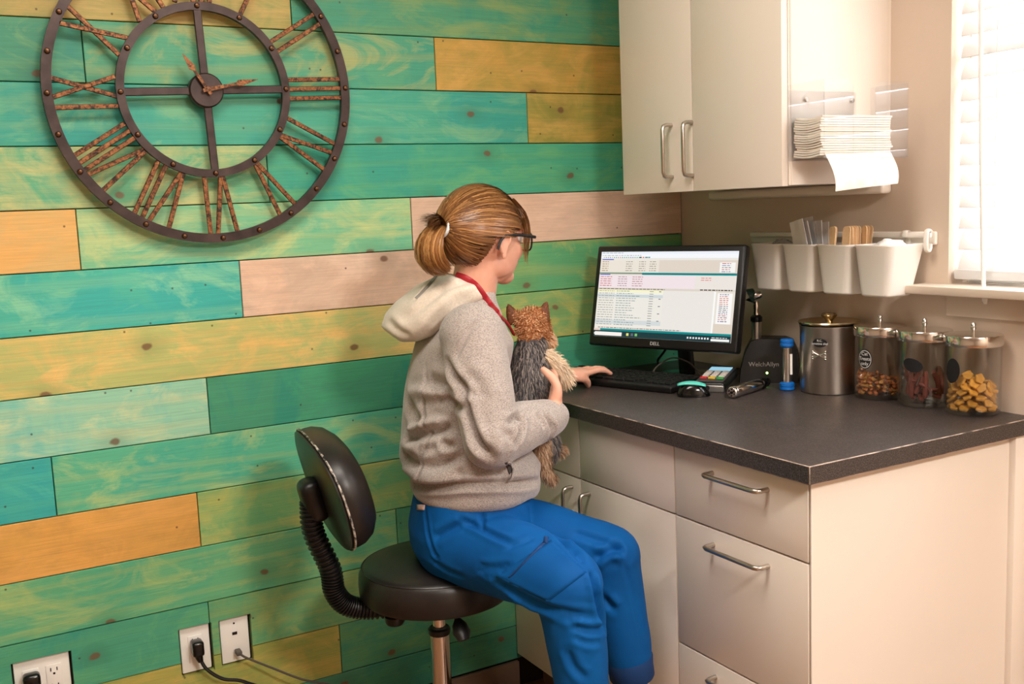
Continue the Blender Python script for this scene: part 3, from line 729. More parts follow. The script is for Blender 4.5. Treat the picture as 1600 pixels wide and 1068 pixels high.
o = m.add(P, F, 0, True).build('top_cover', simple('turquoise_plastic', (92, 214, 196), .4), ms); md_ = o.modifiers.new('t', 'SOLIDIFY'); md_.thickness = .0025
MB().cyl(Mm @ Vector((.033, -.003, .0195)), Mm @ Vector((.033, .003, .0195)), .006, seg=14).build('scroll_wheel', M_black, ms)

# ------------------------------------------------------------------ card terminal
c0 = on_z(1115, 606, .915); c1 = on_z(1150, 581, .915); ta = Vector(c1-c0); ta.z = 0; tl = ta.length; ta.normalize(); ts = Vector((ta.y, -ta.x, 0))
tc_ = Vector((1.688, -.478, 0))+ta*.078; tc_.z = .8976
te = empty('card_terminal', tc_, 0, 'grey card payment terminal with coloured keys on the worktop', 'card reader')
Mt = Matrix((ts, ta, Vector((0, 0, 1)))).transposed() @ Matrix.Rotation(math.radians(5), 3, 'X')
TLn = .156; TWd = .078
MB().rbox((0, 0, .016), (TWd, TLn, .026), .009, 3, M=Mt).build('body', M_black, te)
MB().rbox(Mt @ Vector((0, -TLn/2+.006, .012)), (TWd*.96, .014, .02), .005, 3, M=Mt).build('front_bumper', simple('silver_plastic', (150, 146, 142), .3, .6), te)
MB().rbox(Mt @ Vector((0, 0, .0295)), (TWd*.9, TLn*.94, .003), .001, 1, M=Mt).build('face', simple('grey_plastic', (70, 66, 70), .4), te)
t = NT('terminal_screen'); t.color((0, 0, 0)); t.b.inputs['Emission Color'].default_value = (*lin((150, 200, 220)), 1); t.set(emis=.7); M_tscr = t.m
MB().box(Mt @ Vector((0, .050, .0318)), (.056, .034, .002), M=Mt).build('display', M_tscr, te)
M_kw = simple('white_key', (214, 206, 200), .5)
for r_ in range(4):
    for c_ in range(3):
        MB().rbox(Mt @ Vector(((c_-1)*.021, .018-r_*.015, .0325)), (.016, .010, .004), .001, 1, M=Mt).build('key', M_kw, te)
for c_, cc in enumerate([(206, 40, 44), (226, 190, 40), (52, 170, 76)]):
    MB().rbox(Mt @ Vector(((c_-1)*.021, -.046, .0325)), (.018, .011, .004), .001, 1, M=Mt).build('function_key', simple('key_colour_%d' % c_, cc, .5), te)

# ------------------------------------------------------------------ otoscope handle lying on the top
oa = on_z(1143, 613, .909); ob = on_z(1200, 595, .909); od = Vector(ob-oa).normalized()
ot = empty('otoscope_handle', (oa[0], oa[1], .894), 0, 'chrome instrument handle lying on the worktop before the charger', 'instrument')
A0 = Vector((0, 0, .0148)); L_ = .145
MB().tube([A0+od*s_ for s_ in (0, .002, .004, .008, .010, .012, L_-.012, L_-.008, L_)], [.0115, .0138, .0145, .0145, .0132, .0145, .0145, .0128, .0125], 24).build('battery_tube', M_chrome, ot)
MB().tube([A0+od*s_ for s_ in (L_-.001, L_+.004, L_+.012, L_+.018, L_+.026, L_+.034)], [.0125, .0145, .0145, .0120, .0128, .0105], 20).build('switch_collar', M_blackgloss, ot)
m = MB()
for k in range(6):
    a = k*math.pi/3; u_ = Vector((0, 0, 1)); s2 = od.cross(u_); p = A0+od*-.0004+u_*(.0075*math.cos(a))+s2*(.0075*math.sin(a)); MB.cyl(m, p, p-od*.0012, .0016, seg=8)
m.cyl(A0-od*.0004, A0-od*.0014, .0035, seg=12); o = m.build('end_cap_holes', M_blackgloss, ot); o['kind'] = 'stuff'

# ------------------------------------------------------------------ charger with instrument standing in it
chc = Vector((1.912, -.455, .894)); cn = Vector((-.69, -.724, 0)); cs = Vector((.724, -.69, 0))
ch = empty('instrument_charger', chc, 0, 'black desk charger with a small green light behind the instruments', 'charger')
prof = [(-.076, 0), (.076, 0), (.078, .03), (.074, .085), (.064, .106), (.045, .113), (-.028, .115), (-.046, .108), (-.062, .078), (-.074, .03)]
P = []; n_ = len(prof)
for dpt, sc in ((-.035, .97), (-.030, 1.0), (.030, 1.0), (.036, .97)):
    for x, z in prof: P.append(cs*(x*sc)+cn*(dpt+.0*z)+Vector((0, 0, z*(.985 if sc < 1 else 1)))-cn*(z*.18))
F = [tuple(range(n_)), tuple(reversed(range(3*n_, 4*n_)))]
for r_ in range(3): F += [(r_*n_+i, r_*n_+(i+1) % n_, (r_+1)*n_+(i+1) % n_, (r_+1)*n_+i) for i in range(n_)]
MB().add(P, F, 0, False).build('housing', M_black, ch)
def charger_face(x, z): return cs*x+cn*.0365+Vector((0, 0, z))-cn*(z*.18)
cu_ = (Vector((0, 0, 1))-cn*.18).normalized()
text_mesh('maker_lettering', 'WelchAllyn', .0165, simple('grey_lettering', (165, 160, 156), .4), ch, frame(cs, cu_, cs.cross(cu_), charger_face(-.012, .048)+cn*.0006))
t = NT('green_led'); t.color((.1, .8, .1)); t.b.inputs['Emission Color'].default_value = (.35, 1, .15, 1); t.set(emis=5); M_led = t.m
MB().ellipsoid(charger_face(-.004, .026), (.003, .003, .003), seg=12, rings=8).build('charge_light', M_led, ch)
ins = empty('ophthalmoscope', chc+cs*-.030+Vector((0, 0, .10)), 0, 'silver eye scope with round dark head standing in the charger', 'instrument')
MB().tube([(0, 0, -.005), (0, 0, .04), (0, 0, .060)], [.0125, .0125, .013], 20).build('handle', M_steel, ins)
MB().tube([(0, 0, .058), (0, 0, .062), (0, 0, .070), (0, 0, .076)], [.0148, .0155, .0155, .010], 20).build('collar', M_blackgloss, ins)
MB().tube([(0, 0, .074), (0, 0, .088), (0, 0, .100), (0, 0, .112)], [.0085, .007, .0085, .006], 14).build('stem', M_chrome, ins)
hd = Vector((0, 0, .126))-cs*.006
MB().tube([hd-cs*.010-Vector((0, 0, .004)), hd-cs*.012, hd-cs*.002, hd+cs*.002], [.014, .020, .020, .015], 24).build('lens_disc', simple('dark_green_plastic', (18, 40, 30), .25), ins)
MB().tube([hd+cs*.000, hd+cs*.013+Vector((0, 0, .003)), hd+cs*.020+Vector((0, 0, .005))], [.011, .0115, .009], 18).build('eyepiece', M_chrome, ins)

# ------------------------------------------------------------------ blue-capped steel tube
tu = empty('capped_tube', (1.852, -.583, .894), 0, 'upright steel tube with a blue cap at each end', 'tube')
M_blue = simple('blue_plastic', (10, 104, 190), .4)
MB().lathe([(.011, .018), (.011, .112)], seg=24).build('tube_body', M_steel, tu)
MB().lathe([(.015, 0), (.0185, .002), (.0185, .007), (.0165, .009), (.0185, .011), (.0185, .017), (.013, .021), (.010, .021)], seg=28).build('foot_cap', M_blue, tu)
MB().lathe([(.010, .108), (.013, .108), (.0165, .112), (.0165, .117), (.0150, .119), (.0165, .121), (.0165, .126), (.014, .129), (.001, .129)], seg=28).build('top_cap', M_blue, tu)
vd = Vector((-.60, -.80, 0)); vs2 = Vector((.80, -.60, 0))
MB().box(vd*.0085+vs2*.0075+Vector((0, 0, .066)), (.0012, .009, .052), M=Matrix((vd, vs2, Vector((0, 0, 1)))).transposed()).build('paper_label', M_white, tu)
# ------------------------------------------------------------------ steel canister
M_brush = NT('brushed_steel'); v = M_brush.coord((1, 1, .02)); M_brush.color(lin((200, 188, 176))); M_brush.set(rough=.3, metal=1.0); M_brush.bump(M_brush.noise(v, 900, 2), .08, .0003); M_brush = M_brush.m
M_label = simple('black_sticker', (20, 20, 24), .5); M_chalk = simple('chalk_white', (226, 224, 220), .7)
M_brass = simple('warm_steel', (206, 186, 150), .2, 1.0)
def curve_patch(R_, ang0, zc, hw_, hh_, lift, n=24, tilt_=0.0):
    """oval sticker wrapped on an upright cylinder"""
    m = MB(); P = [(0, 0)]
    for k in range(n): a = 2*math.pi*k/n; P.append((math.cos(a)*hw_, math.sin(a)*hh_))
    P2 = [(x*.5, z*.5) for x, z in P[1:]]
    def w_(x, z):
        x2, z2 = x*math.cos(tilt_)-z*math.sin(tilt_), x*math.sin(tilt_)+z*math.cos(tilt_)
        a = ang0+x2/R_; return ((R_+lift)*math.cos(a), (R_+lift)*math.sin(a), zc+z2)
    V = [w_(*P[0])]+[w_(*p) for p in P2]+[w_(*p) for p in P[1:]]
    F = [(0, 1+k, 1+(k+1) % n) for k in range(n)]+[(1+k, n+1+k, n+1+(k+1) % n, 1+(k+1) % n) for k in range(n)]
    return m.add(V, F, 0, True)
def curve_text(name, body, size, R_, ang0, zc, lift, mat, parent):
    o = text_mesh(name, body, size, mat, parent, extrude=.0001)
    for vv in o.data.vertices:
        a = ang0+vv.co.x/R_; z = vv.co.y; l = lift+vv.co.z; vv.co = ((R_+l)*math.cos(a), (R_+l)*math.sin(a), zc+z)
    return o
def face_ang(c, dx=0.0):
    """angle on an upright cylinder at c that faces the room's middle, turned by dx"""
    return math.atan2(-2.46-c[1], -c[0])+dx
cc = (1.918, -.660, .894); ca = empty('steel_canister', cc, 0, 'brushed steel canister with a crossed-bone badge and black label', 'canister')
MB().lathe([(.066, 0), (.069, .002), (.070, .006), (.070, .160), (.0715, .163), (.0715, .166), (.068, .166), (.068, .012), (.001, .010)], seg=64, cap=False).build('body', M_brush, ca)
lid = MB().lathe([(.001, .160), (.055, .161), (.066, .166), (.0735, .170), (.075, .173), (.0735, .176), (.066, .174), (.05, .170), (.001, .169)], seg=64, cap=False).build('lid', M_brass, ca)
MB().lathe([(.009, .168), (.0085, .174), (.011, .178), (.018, .186), (.019, .190), (.015, .194), (.001, .195)], seg=32, cap=False).build('knob', M_brass, lid)
fa = face_ang(cc, -.10)
lab = curve_patch(.070, fa-.22, .128, .018, .0105, .0006).build('label', M_label, ca)
curve_text('label_writing', 'R.C.\nsensitive diet', .0075, .070, fa-.22, .130, .0009, M_chalk, lab)
bd = MB(); ba = fa-.24
def cyl_pt(R_, a0, x, z, zc): a = a0+x/R_; return Vector((R_*math.cos(a), R_*math.sin(a), zc+z))
for sgn in (1, -1):
    P = [cyl_pt(.0725, ba, x, sgn*x*.42, .098) for x in np.linspace(-.014, .014, 9)]
    bd.tube(P, [.0026, .0024, .0021, .002, .002, .002, .0021, .0024, .0026], 8)
    for sx in (-1, 1):
        for dz in (-.0024, .0024): bd.ellipsoid(cyl_pt(.0725, ba, sx*.0155, sgn*sx*.0155*.42+dz, .098), (.003, .003, .003), seg=10, rings=6)
bd.build('bone_badge', M_chrome, ca)

# ------------------------------------------------------------------ glass jars
M_jar = clear_sheet('clear_glass', (.97, .97, .96), .09)
M_lid = simple('polished_steel', (222, 218, 214), .14, 1.0)
def jar(c, label, ang, hw_, hh_, tlt, text=None):
    e = empty('glass_jar', c, 0, label, 'jar')
    MB().lathe([(.001, .002), (.048, .002), (.053, .004), (.0565, .010), (.057, .02), (.057, .140), (.0545, .150), (.0545, .156), (.0525, .156), (.0525, .150), (.0549, .139), (.0549, .02), (.053, .012), (.001, .010)], seg=64, cap=False).build('glass', M_jar, e)
    ld = MB().lathe([(.053, .150), (.0595, .150), (.0600, .152), (.0600, .170), (.0585, .1725), (.001, .1735)], seg=64, cap=False).build('lid', M_lid, e)
    MB().lathe([(.0045, .173), (.0040, .180), (.0055, .184), (.0060, .188), (.0045, .190), (.0055, .194), (.004, .197), (.001, .1975)], seg=20, cap=False).build('knob', M_lid, ld)
    lb = curve_patch(.057, ang, .098, hw_, hh_, .0005, tilt_=tlt).build('label', M_label, e)
    if text:
        curve_patch(.057, ang, .098, hw_*.9, hh_*.9, .0007, tilt_=tlt).build('label_ring', M_chalk, lb)
        curve_patch(.057, ang, .098, hw_*.84, hh_*.84, .0009, tilt_=tlt).build('label_centre', M_label, lb)
        curve_text('label_writing', text, .0115, .057, ang, .099, .0012, M_chalk, lb)
    return e
JY = [-.797, -.922, -1.046]; JX = 1.939
J1 = (JX, JY[0], .894); J2 = (JX, JY[1], .894); J3 = (JX, JY[2], .894)
jar(J1, 'lidded glass jar part filled with small brown kibble', face_ang(J1, -.62), .0185, .0235, 0, 'Cat\nTreats\nonly')
jar(J2, 'lidded glass jar holding reddish-brown chew sticks', face_ang(J2, -.45), .0235, .0150, -.25)
jar(J3, 'lidded glass jar half full of yellow flower biscuits', face_ang(J3, -.78), .0185, .0270, -.12)
def jit(name, rgb, var=.18, rough=.7):
    t = NT(name); oi = t.new('ShaderNodeObjectInfo'); v = t.coord()
    c = lin(rgb); n_ = t.noise(v, 120, 3); a = t.ramp(n_, [(.3, tuple(x*(1-var) for x in c)), (.7, tuple(min(1, x*(1+var)) for x in c))])
    hs = t.new('ShaderNodeHueSaturation'); mr = t.new('ShaderNodeMapRange'); mr.inputs['To Min'].default_value = .75; mr.inputs['To Max'].default_value = 1.15
    t.link(oi.outputs['Random'], mr.inputs['Value']); t.link(mr.outputs[0], hs.inputs['Value']); t.link(a, hs.inputs['Color']); t.color(hs.outputs[0]); t.set(rough=rough); t.bump(n_, .4, .001)
    return t.m
# kibble: one heap of small three-cornered pieces
M_kib = [simple('kibble_%d' % i, c, .75, var=.2, scale=150) for i, c in enumerate([(176, 100, 48), (196, 118, 56), (150, 84, 42), (186, 132, 62)])]
m = MB(); R_ = random.Random(3); cnt = 0
def heap_h(x, y): return .080-.16*(x*.55+y*.15)*0+.020*math.cos(math.hypot(x+.015, y-.005)*42)-.25*y*0
for lay in range(10):
    z = .0165+lay*.0085
    for k in range(46):
        r_ = .048*math.sqrt(R_.random()) if k > 24 else .0485*R_.uniform(.94, 1.0); a = R_.uniform(0, 2*math.pi); x, y = r_*math.cos(a), r_*math.sin(a)
        if z > .046+.030*math.exp(-((x+.02)**2+(y-.012)**2)/.0010)+.2*y*.3: continue
        M = Matrix.Rotation(R_.uniform(0, 6.3), 3, 'Z') @ Matrix.Rotation(R_.uniform(-.9, .9), 3, 'X') @ Matrix.Rotation(R_.uniform(-.9, .9), 3, 'Y')
        s_ = R_.uniform(.0042, .0056); P = []
        for h in (-.0024, .0024):
            for j in range(3):
                for dj in (-.35, .35): b = 2*math.pi*j/3+dj; P.append(M @ Vector((s_*math.cos(b), s_*math.sin(b), h))+Vector((x, y, z)))
        m.add(P, [tuple(reversed(range(6))), tuple(range(6, 12))]+[(i, (i+1) % 6, 6+(i+1) % 6, 6+i) for i in range(6)], R_.randrange(4))
kb_o = m.build('kibble', M_kib, loc=J1, fix=True); tag(kb_o, 'heap of small brown three-cornered kibble in the glass jar', 'pet food', kind='stuff')
# chew sticks
M_stick = jit('chew_stick', (126, 62, 50)); R_ = random.Random(11)
for k in range(17):
    a = face_ang(J2)+R_.uniform(-1.5, 1.5) if k < 12 else R_.uniform(0, 6.3); r0 = .038*R_.uniform(.75, 1.0); b = a+R_.uniform(-1.1, 1.1); zz = R_.uniform(.055, .098)
    p0 = Vector((r0*math.cos(a), r0*math.sin(a), .0185+.004*(k % 4))); p1 = Vector((.040*math.cos(b), .040*math.sin(b), zz))
    if k % 4 == 0: p1 = Vector((-.036*math.cos(a+.5), -.036*math.sin(a+.5), .030+.012*(k/17)))
    mid = (p0+p1)/2+Vector((R_.uniform(-.004, .004), R_.uniform(-.004, .004), .003))
    P = spline([p0, mid, p1], 7); o = MB().tube([tuple(p) for p in P], [.0052, .0064, .0066, .0064, .0066, .0062, .005], 10, flat=.8).build('chew_stick', M_stick, loc=J2)
    tag(o, 'reddish-brown chew stick in the middle glass jar', 'pet treat', 'chew sticks in the glass jar')
# flower biscuits
M_bis = jit('yellow_biscuit', (206, 148, 50)); R_ = random.Random(21); bis_me = None; pos = []
for lay in range(7):
    z = .0185+lay*.0108
    for ringi, (rr, n_) in enumerate(((.0405, 9), (.019, 4))):
        for k in range(n_):
            a = 2*math.pi*(k+.5*(lay % 2))/n_+R_.uniform(-.12, .12)
            if lay >= 5 and not (math.cos(a-face_ang(J3, -.9)) > .1): continue
            if lay == 6 and ringi == 0 and k % 2: continue
            pos.append((a, rr, z+R_.uniform(-.002, .002), ringi))
for a, rr, z, ringi in pos:
    if bis_me is None:
        P = []; n_ = 30
        for h, sc in ((-.0030, .88), (-.0018, 1.0), (.0018, 1.0), (.0030, .88)):
            for k in range(n_): b = 2*math.pi*k/n_; r_ = .0108*(1+.10*math.cos(5*b))*sc; P.append((r_*math.cos(b), r_*math.sin(b), h))
        F = [tuple(reversed(range(n_))), tuple(range(3*n_, 4*n_))]
        for i in range(3): F += [(i*n_+k, i*n_+(k+1) % n_, (i+1)*n_+(k+1) % n_, (i+1)*n_+k) for k in range(n_)]
        o = MB().add(P, F, 0, True).build('biscuit', M_bis); bis_me = o.data
    else: o = bpy.data.objects.new('biscuit', bis_me); COL.objects.link(o)
    M = Matrix.Rotation(a, 4, 'Z') @ Matrix.Rotation(R_.uniform(.5, 1.3)*R_.choice((1, 1, .4)), 4, 'Y') @ Matrix.Rotation(R_.uniform(-.5, .5), 4, 'X') @ Matrix.Rotation(R_.uniform(0, 6.3), 4, 'Z')
    o.matrix_world = Matrix.Translation(Vector((J3[0]+rr*math.cos(a), J3[1]+rr*math.sin(a), .894+z))) @ M
    tag(o, 'yellow five-lobed biscuit in the glass jar nearest the worktop end', 'pet treat', 'flower biscuits in the glass jar')

# ------------------------------------------------------------------ rail with hanging bins
M_bin = NT('white_bin'); M_bin.color(lin((244, 236, 226))); M_bin.set(rough=.38, sss=.05); M_bin = M_bin.m
rl = empty('bin_rail', (0, 0, 0), 0, 'white wall rail carrying four plastic bins', 'rail')
MB().rbox((1.9955, -.607, 1.268), (.009, .60, .030), .003).build('back_plate', M_bin, rl)
MB().rbox((1.980, -.612, 1.276), (.008, .585, .013), .003).build('bar', M_bin, rl)
for y in (-.34, -.662, -.885): MB().box((1.987, y, 1.276), (.014, .012, .012)).build('bracket', M_bin, rl)
pts = [(1.980, -.902, 1.283), (1.974, -.902, 1.287), (1.967, -.902, 1.283), (1.965, -.902, 1.262), (1.967, -.902, 1.244), (1.973, -.902, 1.240), (1.978, -.902, 1.246), (1.979, -.902, 1.256)]
MB().tube([tuple(p) for p in spline(pts, 24)], .0035, 8, flat=2.0, upv=(0, 1, 0)).build('end_hook', M_bin, rl)
def rrect(wy, wx, r_, n=5):
    P = []
    for cx_, cy_, a0 in ((wx-r_, wy-r_, 0), (-wx+r_, wy-r_, 90), (-wx+r_, -wy+r_, 180), (wx-r_, -wy+r_, 270)):
        for k in range(n): a = math.radians(a0+90*k/(n-1)); P.append((cx_+r_*math.cos(a), cy_+r_*math.sin(a)))
    return P
BY = [-.492, -.605, -.719, -.835]; bins = []
BLAB = ['white hanging bin beside the monitor holding crumpled clear film', 'white hanging bin stuffed with white paper pouches', 'white hanging bin full of wooden tongue depressors', 'white hanging bin at the rail end holding white gauze']
for i, y in enumerate(BY):
    b = empty('hanging_bin', (1.914, y, 1.140), 0, BLAB[i], 'bin', 'bins on the wall rail')
    m = MB(); P = []; lv_ = [(0.0, .036, .040, .014), (.003, .040, .044, .016), (.006, .041, .045, .016), (.112, .0535, .0615, .018), (.115, .0555, .0635, .018), (.118, .0555, .0635, .018), (.118, .0525, .0605, .017), (.112, .0515, .0595, .017), (.009, .0385, .0425, .015)]
    sec = [rrect(wy, wx, r_) for _, wy, wx, r_ in lv_]; n_ = len(sec[0])
    for (z, wy, wx, r_), s_ in zip(lv_, sec):
        for x_, y_ in s_: P.append((x_+.012*(z/.118), y_, z))
    F = [tuple(reversed(range(n_))), tuple(range((len(lv_)-1)*n_, len(lv_)*n_))]
    for j in range(len(lv_)-1): F += [(j*n_+k, j*n_+(k+1) % n_, (j+1)*n_+(k+1) % n_, (j+1)*n_+k) for k in range(n_)]
    m.add(P, F, 0, True); m.build('tub', M_bin, b, sharp=40)
    MB().tube([tuple(p) for p in spline([(.0735, 0, .104), (.0738, 0, .125), (.0733, 0, .141), (.0700, 0, .1444), (.0650, 0, .1444), (.0604, 0, .1415), (.0596, 0, .132)], 18)], .0022, 8, flat=4.0, upv=(0, 1, 0)).build('hook', M_bin, b)
M_paper = NT('pouch_paper'); M_paper.color(lin((238, 236, 234))); M_paper.set(rough=.6); M_paper = M_paper.m
t = NT('clear_film'); t.color((.95, .96, .98)); t.set(rough=.12, trans=.75, ior=1.2); M_film = t.m
R_ = random.Random(4)
# paper pouches in the second bin
for k in range(5):
    m = MB(); w_, h_ = .052, R_.uniform(.155, .195); P = []; nx, nz = 5, 8
    for s_ in (0, 1):
        for i in range(nx+1):
            for j in range(nz+1):
                u, v_ = i/nx-.5, j/nz
                P.append((.0022*s_+.003*math.sin(3*v_+k)+.004*math.sin(u*5+k)*v_, u*w_, v_*h_))
    n2 = (nx+1)*(nz+1); F = []
    for i in range(nx):
        for j in range(nz): a = i*(nz+1)+j; F += [(a, a+1, a+nz+2, a+nz+1), (n2+a, n2+a+nz+1, n2+a+nz+2, n2+a+1)]
    for j in range(nz): F += [(j, n2+j, n2+j+1, j+1), (nx*(nz+1)+j, nx*(nz+1)+j+1, n2+nx*(nz+1)+j+1, n2+nx*(nz+1)+j)]
    for i in range(nx): a = i*(nz+1); F += [(a, a+nz+1, n2+a+nz+1, n2+a), (a+nz, n2+a+nz, n2+a+2*nz+1, a+2*nz+1)]
    o = m.add(P, F, 0, True).build('paper_pouch', [M_paper, M_film][k == 2], sharp=50)
    o.rotation_euler = (-.20+.035*k, -.02, (-.06, .03, -.02, .04, -.03)[k]); o.location = (1.888+.0145*k, BY[1]-.008, 1.1489+.0262*math.sin(.20-.035*k))
    tag(o, 'clear film pouch between the white paper pouches in the bin' if k == 2 else 'white paper sterile pouch standing up out of the bin', 'pouch', 'pouches in the bin')
# tongue depressors
M_wood = jit('birch_stick', (244, 206, 158), .06); dep = None
for k in range(16):
    if dep is None:
        P = []; prof_ = [(.009*math.cos(a), .066+.009*math.sin(a)) for a in np.linspace(0, math.pi, 8)]+[(.009*math.cos(a), -.066+.009*math.sin(a)) for a in np.linspace(math.pi, 2*math.pi, 8)]
        o = MB().prism(prof_, -.0009, .0009, 'yz').build('tongue_depressor', M_wood); dep = o.data
    else: o = bpy.data.objects.new('tongue_depressor', dep); COL.objects.link(o)
    o.location = (1.885+.0045*k, BY[2]+(.024 if k < 3 else -.004)+R_.uniform(-.006, .004)-(.018 if k > 12 else 0), 1.2246+R_.uniform(0, .0012)); o.rotation_euler = (R_.uniform(-.06, .06), R_.uniform(.02, .10), R_.uniform(-.25, .25))
    tag(o, 'flat wooden tongue depressor standing in the white bin', 'tongue depressor', 'tongue depressors in the bin')
def crumple(c, rad, mat, name, label, cat, seed, flat=1.0):
    bm = bmesh.new(); bmesh.ops.create_icosphere(bm, subdivisions=4, radius=1.0)
    for vv in bm.verts:
        p = vv.co*2.2+Vector((seed, 0, 0)); n_ = mnoise.noise(p)*.3+abs(mnoise.noise(p*2.3))*.35; vv.co = Vector((vv.co.x*rad[0], vv.co.y*rad[1], vv.co.z*rad[2]))*(1+n_*.6)
    o = MB().bm(bm).build(name, mat, loc=c); tag(o, label, cat); return o
crumple((1.925, BY[0]-.005, 1.235), (.034, .034, .030), M_film, 'plastic_film', 'crumpled clear plastic film in the bin beside the monitor', 'film', 3)
crumple((1.928, BY[3], 1.232), (.046, .040, .034), simple('gauze_white', (246, 244, 240), .8), 'gauze_wad', 'soft white gauze filling the bin at the rail end', 'gauze', 9)

# ------------------------------------------------------------------ towel dispenser on the cabinet side
M_acr = clear_sheet('acrylic', (.97, .972, .98), .03)
DX0, DX1, DY0, DY1, DZ0, DZ1 = 1.668, 1.928, -.7765, -.882, 1.452, 1.615
dp = empty('towel_dispenser', (0, 0, 0), 0, 'clear acrylic paper towel dispenser on the wall cabinet side', 'dispenser')
th = .003
MB().rbox(((DX0+DX1-.05)/2, DY0-th/2, (DZ0+DZ1)/2-.006), (DX1-DX0-.05, th, DZ1-DZ0-.01), .001, 1).build('back_plate', M_acr, dp)
for x, nm in ((DX0, 'side_panel'), (DX1, 'side_panel')): MB().rbox((x, (DY0+DY1)/2, (DZ0+DZ1)/2), (th, DY0-DY1, DZ1-DZ0), .001, 1).build(nm, M_acr, dp)
def flange(x0, x1, rc):
    """front plate half with one rounded inner top corner; rc = +1 right, -1 left"""
    n_ = 6; r_ = .02; xi = x1 if rc > 0 else x0; P = [(x0, DZ0), (x1, DZ0)] if rc > 0 else [(x1, DZ0), (x0, DZ0)]
    P += [(xi, DZ1-r_)]+[(xi-rc*r_+rc*r_*math.cos(a), DZ1-r_+r_*math.sin(a)) for a in np.linspace(0, math.pi/2, n_)]+[(x0 if rc > 0 else x1, DZ1)]
    return MB().prism(P, DY1, DY1+th, 'xz')
flange(DX0+.002, 1.756, 1).build('front_plate', M_acr, dp); flange(1.825, DX1-.002, -1).build('front_plate', M_acr, dp)
MB().rbox((1.79, DY1+th/2, DZ0+.04), (.068, th, .078), .001, 1).build('front_bridge', M_acr, dp)
for dy in (-.80, -.865): MB().box(((DX0+DX1)/2, dy, DZ0+.0015), (DX1-DX0-.006, .018 if dy > -.85 else .03, th)).build('floor_strip', M_acr, dp)
for x in (1.72, 1.865): MB().lathe([(.001, .004), (.004, .004), (.005, 0), (.001, 0)], (x, DY0-.003, 1.585), 14, M=Rx).build('screw', M_steel, dp)
t = NT('paper_towel'); v = t.coord(); t.color(t.ramp(t.noise(v, 40, 3), [(.3, lin((236, 220, 200))), (.7, lin((246, 236, 222)))])); t.set(rough=.85); M_tow = t.m
tw_me = None; R_ = random.Random(8)
for k in range(17):
    if tw_me is None:
        P = []; F = []; n_ = 12; prof_ = []
        for i in range(n_+1): u = i/n_; prof_.append((-.038+.076*u, .0042*math.sin(math.pi*u)*-1))
        poly = [(x, z) for x, z in prof_]+[(x, z+.0040) for x, z in reversed(prof_)]
        o = MB().prism(poly, -.108, .108, 'yz').build('paper_towel', M_tow); tw_me = o.data
    else: o = bpy.data.objects.new('paper_towel', tw_me); COL.objects.link(o)
    o.location = ((DX0+DX1)/2-.012+R_.uniform(-.004, .004), -.826+R_.uniform(-.002, .002), DZ0+.0075+k*.0050)
    tag(o, 'folded white paper towel stacked in the clear dispenser', 'paper towel', 'towels in the dispenser')
m = MB(); P = []; nx, nz = 10, 10
for s_ in (0, 1):
    for i in range(nx+1):
        for j in range(nz+1):
            u, v_ = i/nx, j/nz
            x = 1.690+(.205-.012*v_)*u+.004*v_; z = DZ0+.012-v_*(.082-.012*u); y = -.862-.012*v_-.016*math.sin(2.4*v_)-.004*math.sin(u*6+v_*2)*v_+.0008*s_
            P.append((x, y, z))
n2 = (nx+1)*(nz+1); F = []
for i in range(nx):
    for j in range(nz): a = i*(nz+1)+j; F += [(a, a+1, a+nz+2, a+nz+1), (n2+a, n2+a+nz+1, n2+a+nz+2, n2+a+1)]
for j in range(nz): F += [(j, n2+j, n2+j+1, j+1), (nx*(nz+1)+j, nx*(nz+1)+j+1, n2+nx*(nz+1)+j+1, n2+nx*(nz+1)+j)]
for i in range(nx): a = i*(nz+1); F += [(a, a+nz+1, n2+a+nz+1, n2+a), (a+nz, n2+a+nz, n2+a+2*nz+1, a+2*nz+1)]
o = m.add(P, F, 0, True).build('hanging_towel', M_tow, sharp=60); tag(o, 'loose paper towel pulled down out of the dispenser', 'paper towel')
# ------------------------------------------------------------------ body-building helpers
def loft(mb, rings, seg=28, ex=2.0):
    """closed skin through elliptical rings: (centre, axis a, axis b) with axis lengths as radii"""
    P = []; F = []; n = len(rings)
    for c, a, b in rings:
        c, a, b = Vector(c), Vector(a), Vector(b)
        for k in range(seg):
            t_ = 2*math.pi*k/seg; cs_, sn_ = math.cos(t_), math.sin(t_); e_ = 2/ex
            P.append(c+a*(abs(cs_)**e_*math.copysign(1, cs_))+b*(abs(sn_)**e_*math.copysign(1, sn_)))
    for i in range(n-1):
        for k in range(seg): k2 = (k+1) % seg; F.append((i*seg+k, i*seg+k2, (i+1)*seg+k2, (i+1)*seg+k))
    F.append(tuple(reversed(range(seg)))); F.append(tuple(range((n-1)*seg, n*seg)))
    return mb.add(P, F, 0, True)
def limb(mb, pts, rad, n=None, seg=20, flat=1.0):
    """round-ended limb along a smooth path"""
    n = n or 6*(len(pts)-1)
    P = spline([tuple(p) for p in pts], n); R_ = np.interp(np.linspace(0, len(rad)-1, n), range(len(rad)), rad)
    mb.tube([tuple(p) for p in P], list(R_), seg, flat=flat)
    mb.ellipsoid(P[0], (R_[0],)*3, seg=seg, rings=10); mb.ellipsoid(P[-1], (R_[-1],)*3, seg=seg, rings=10)
    return mb
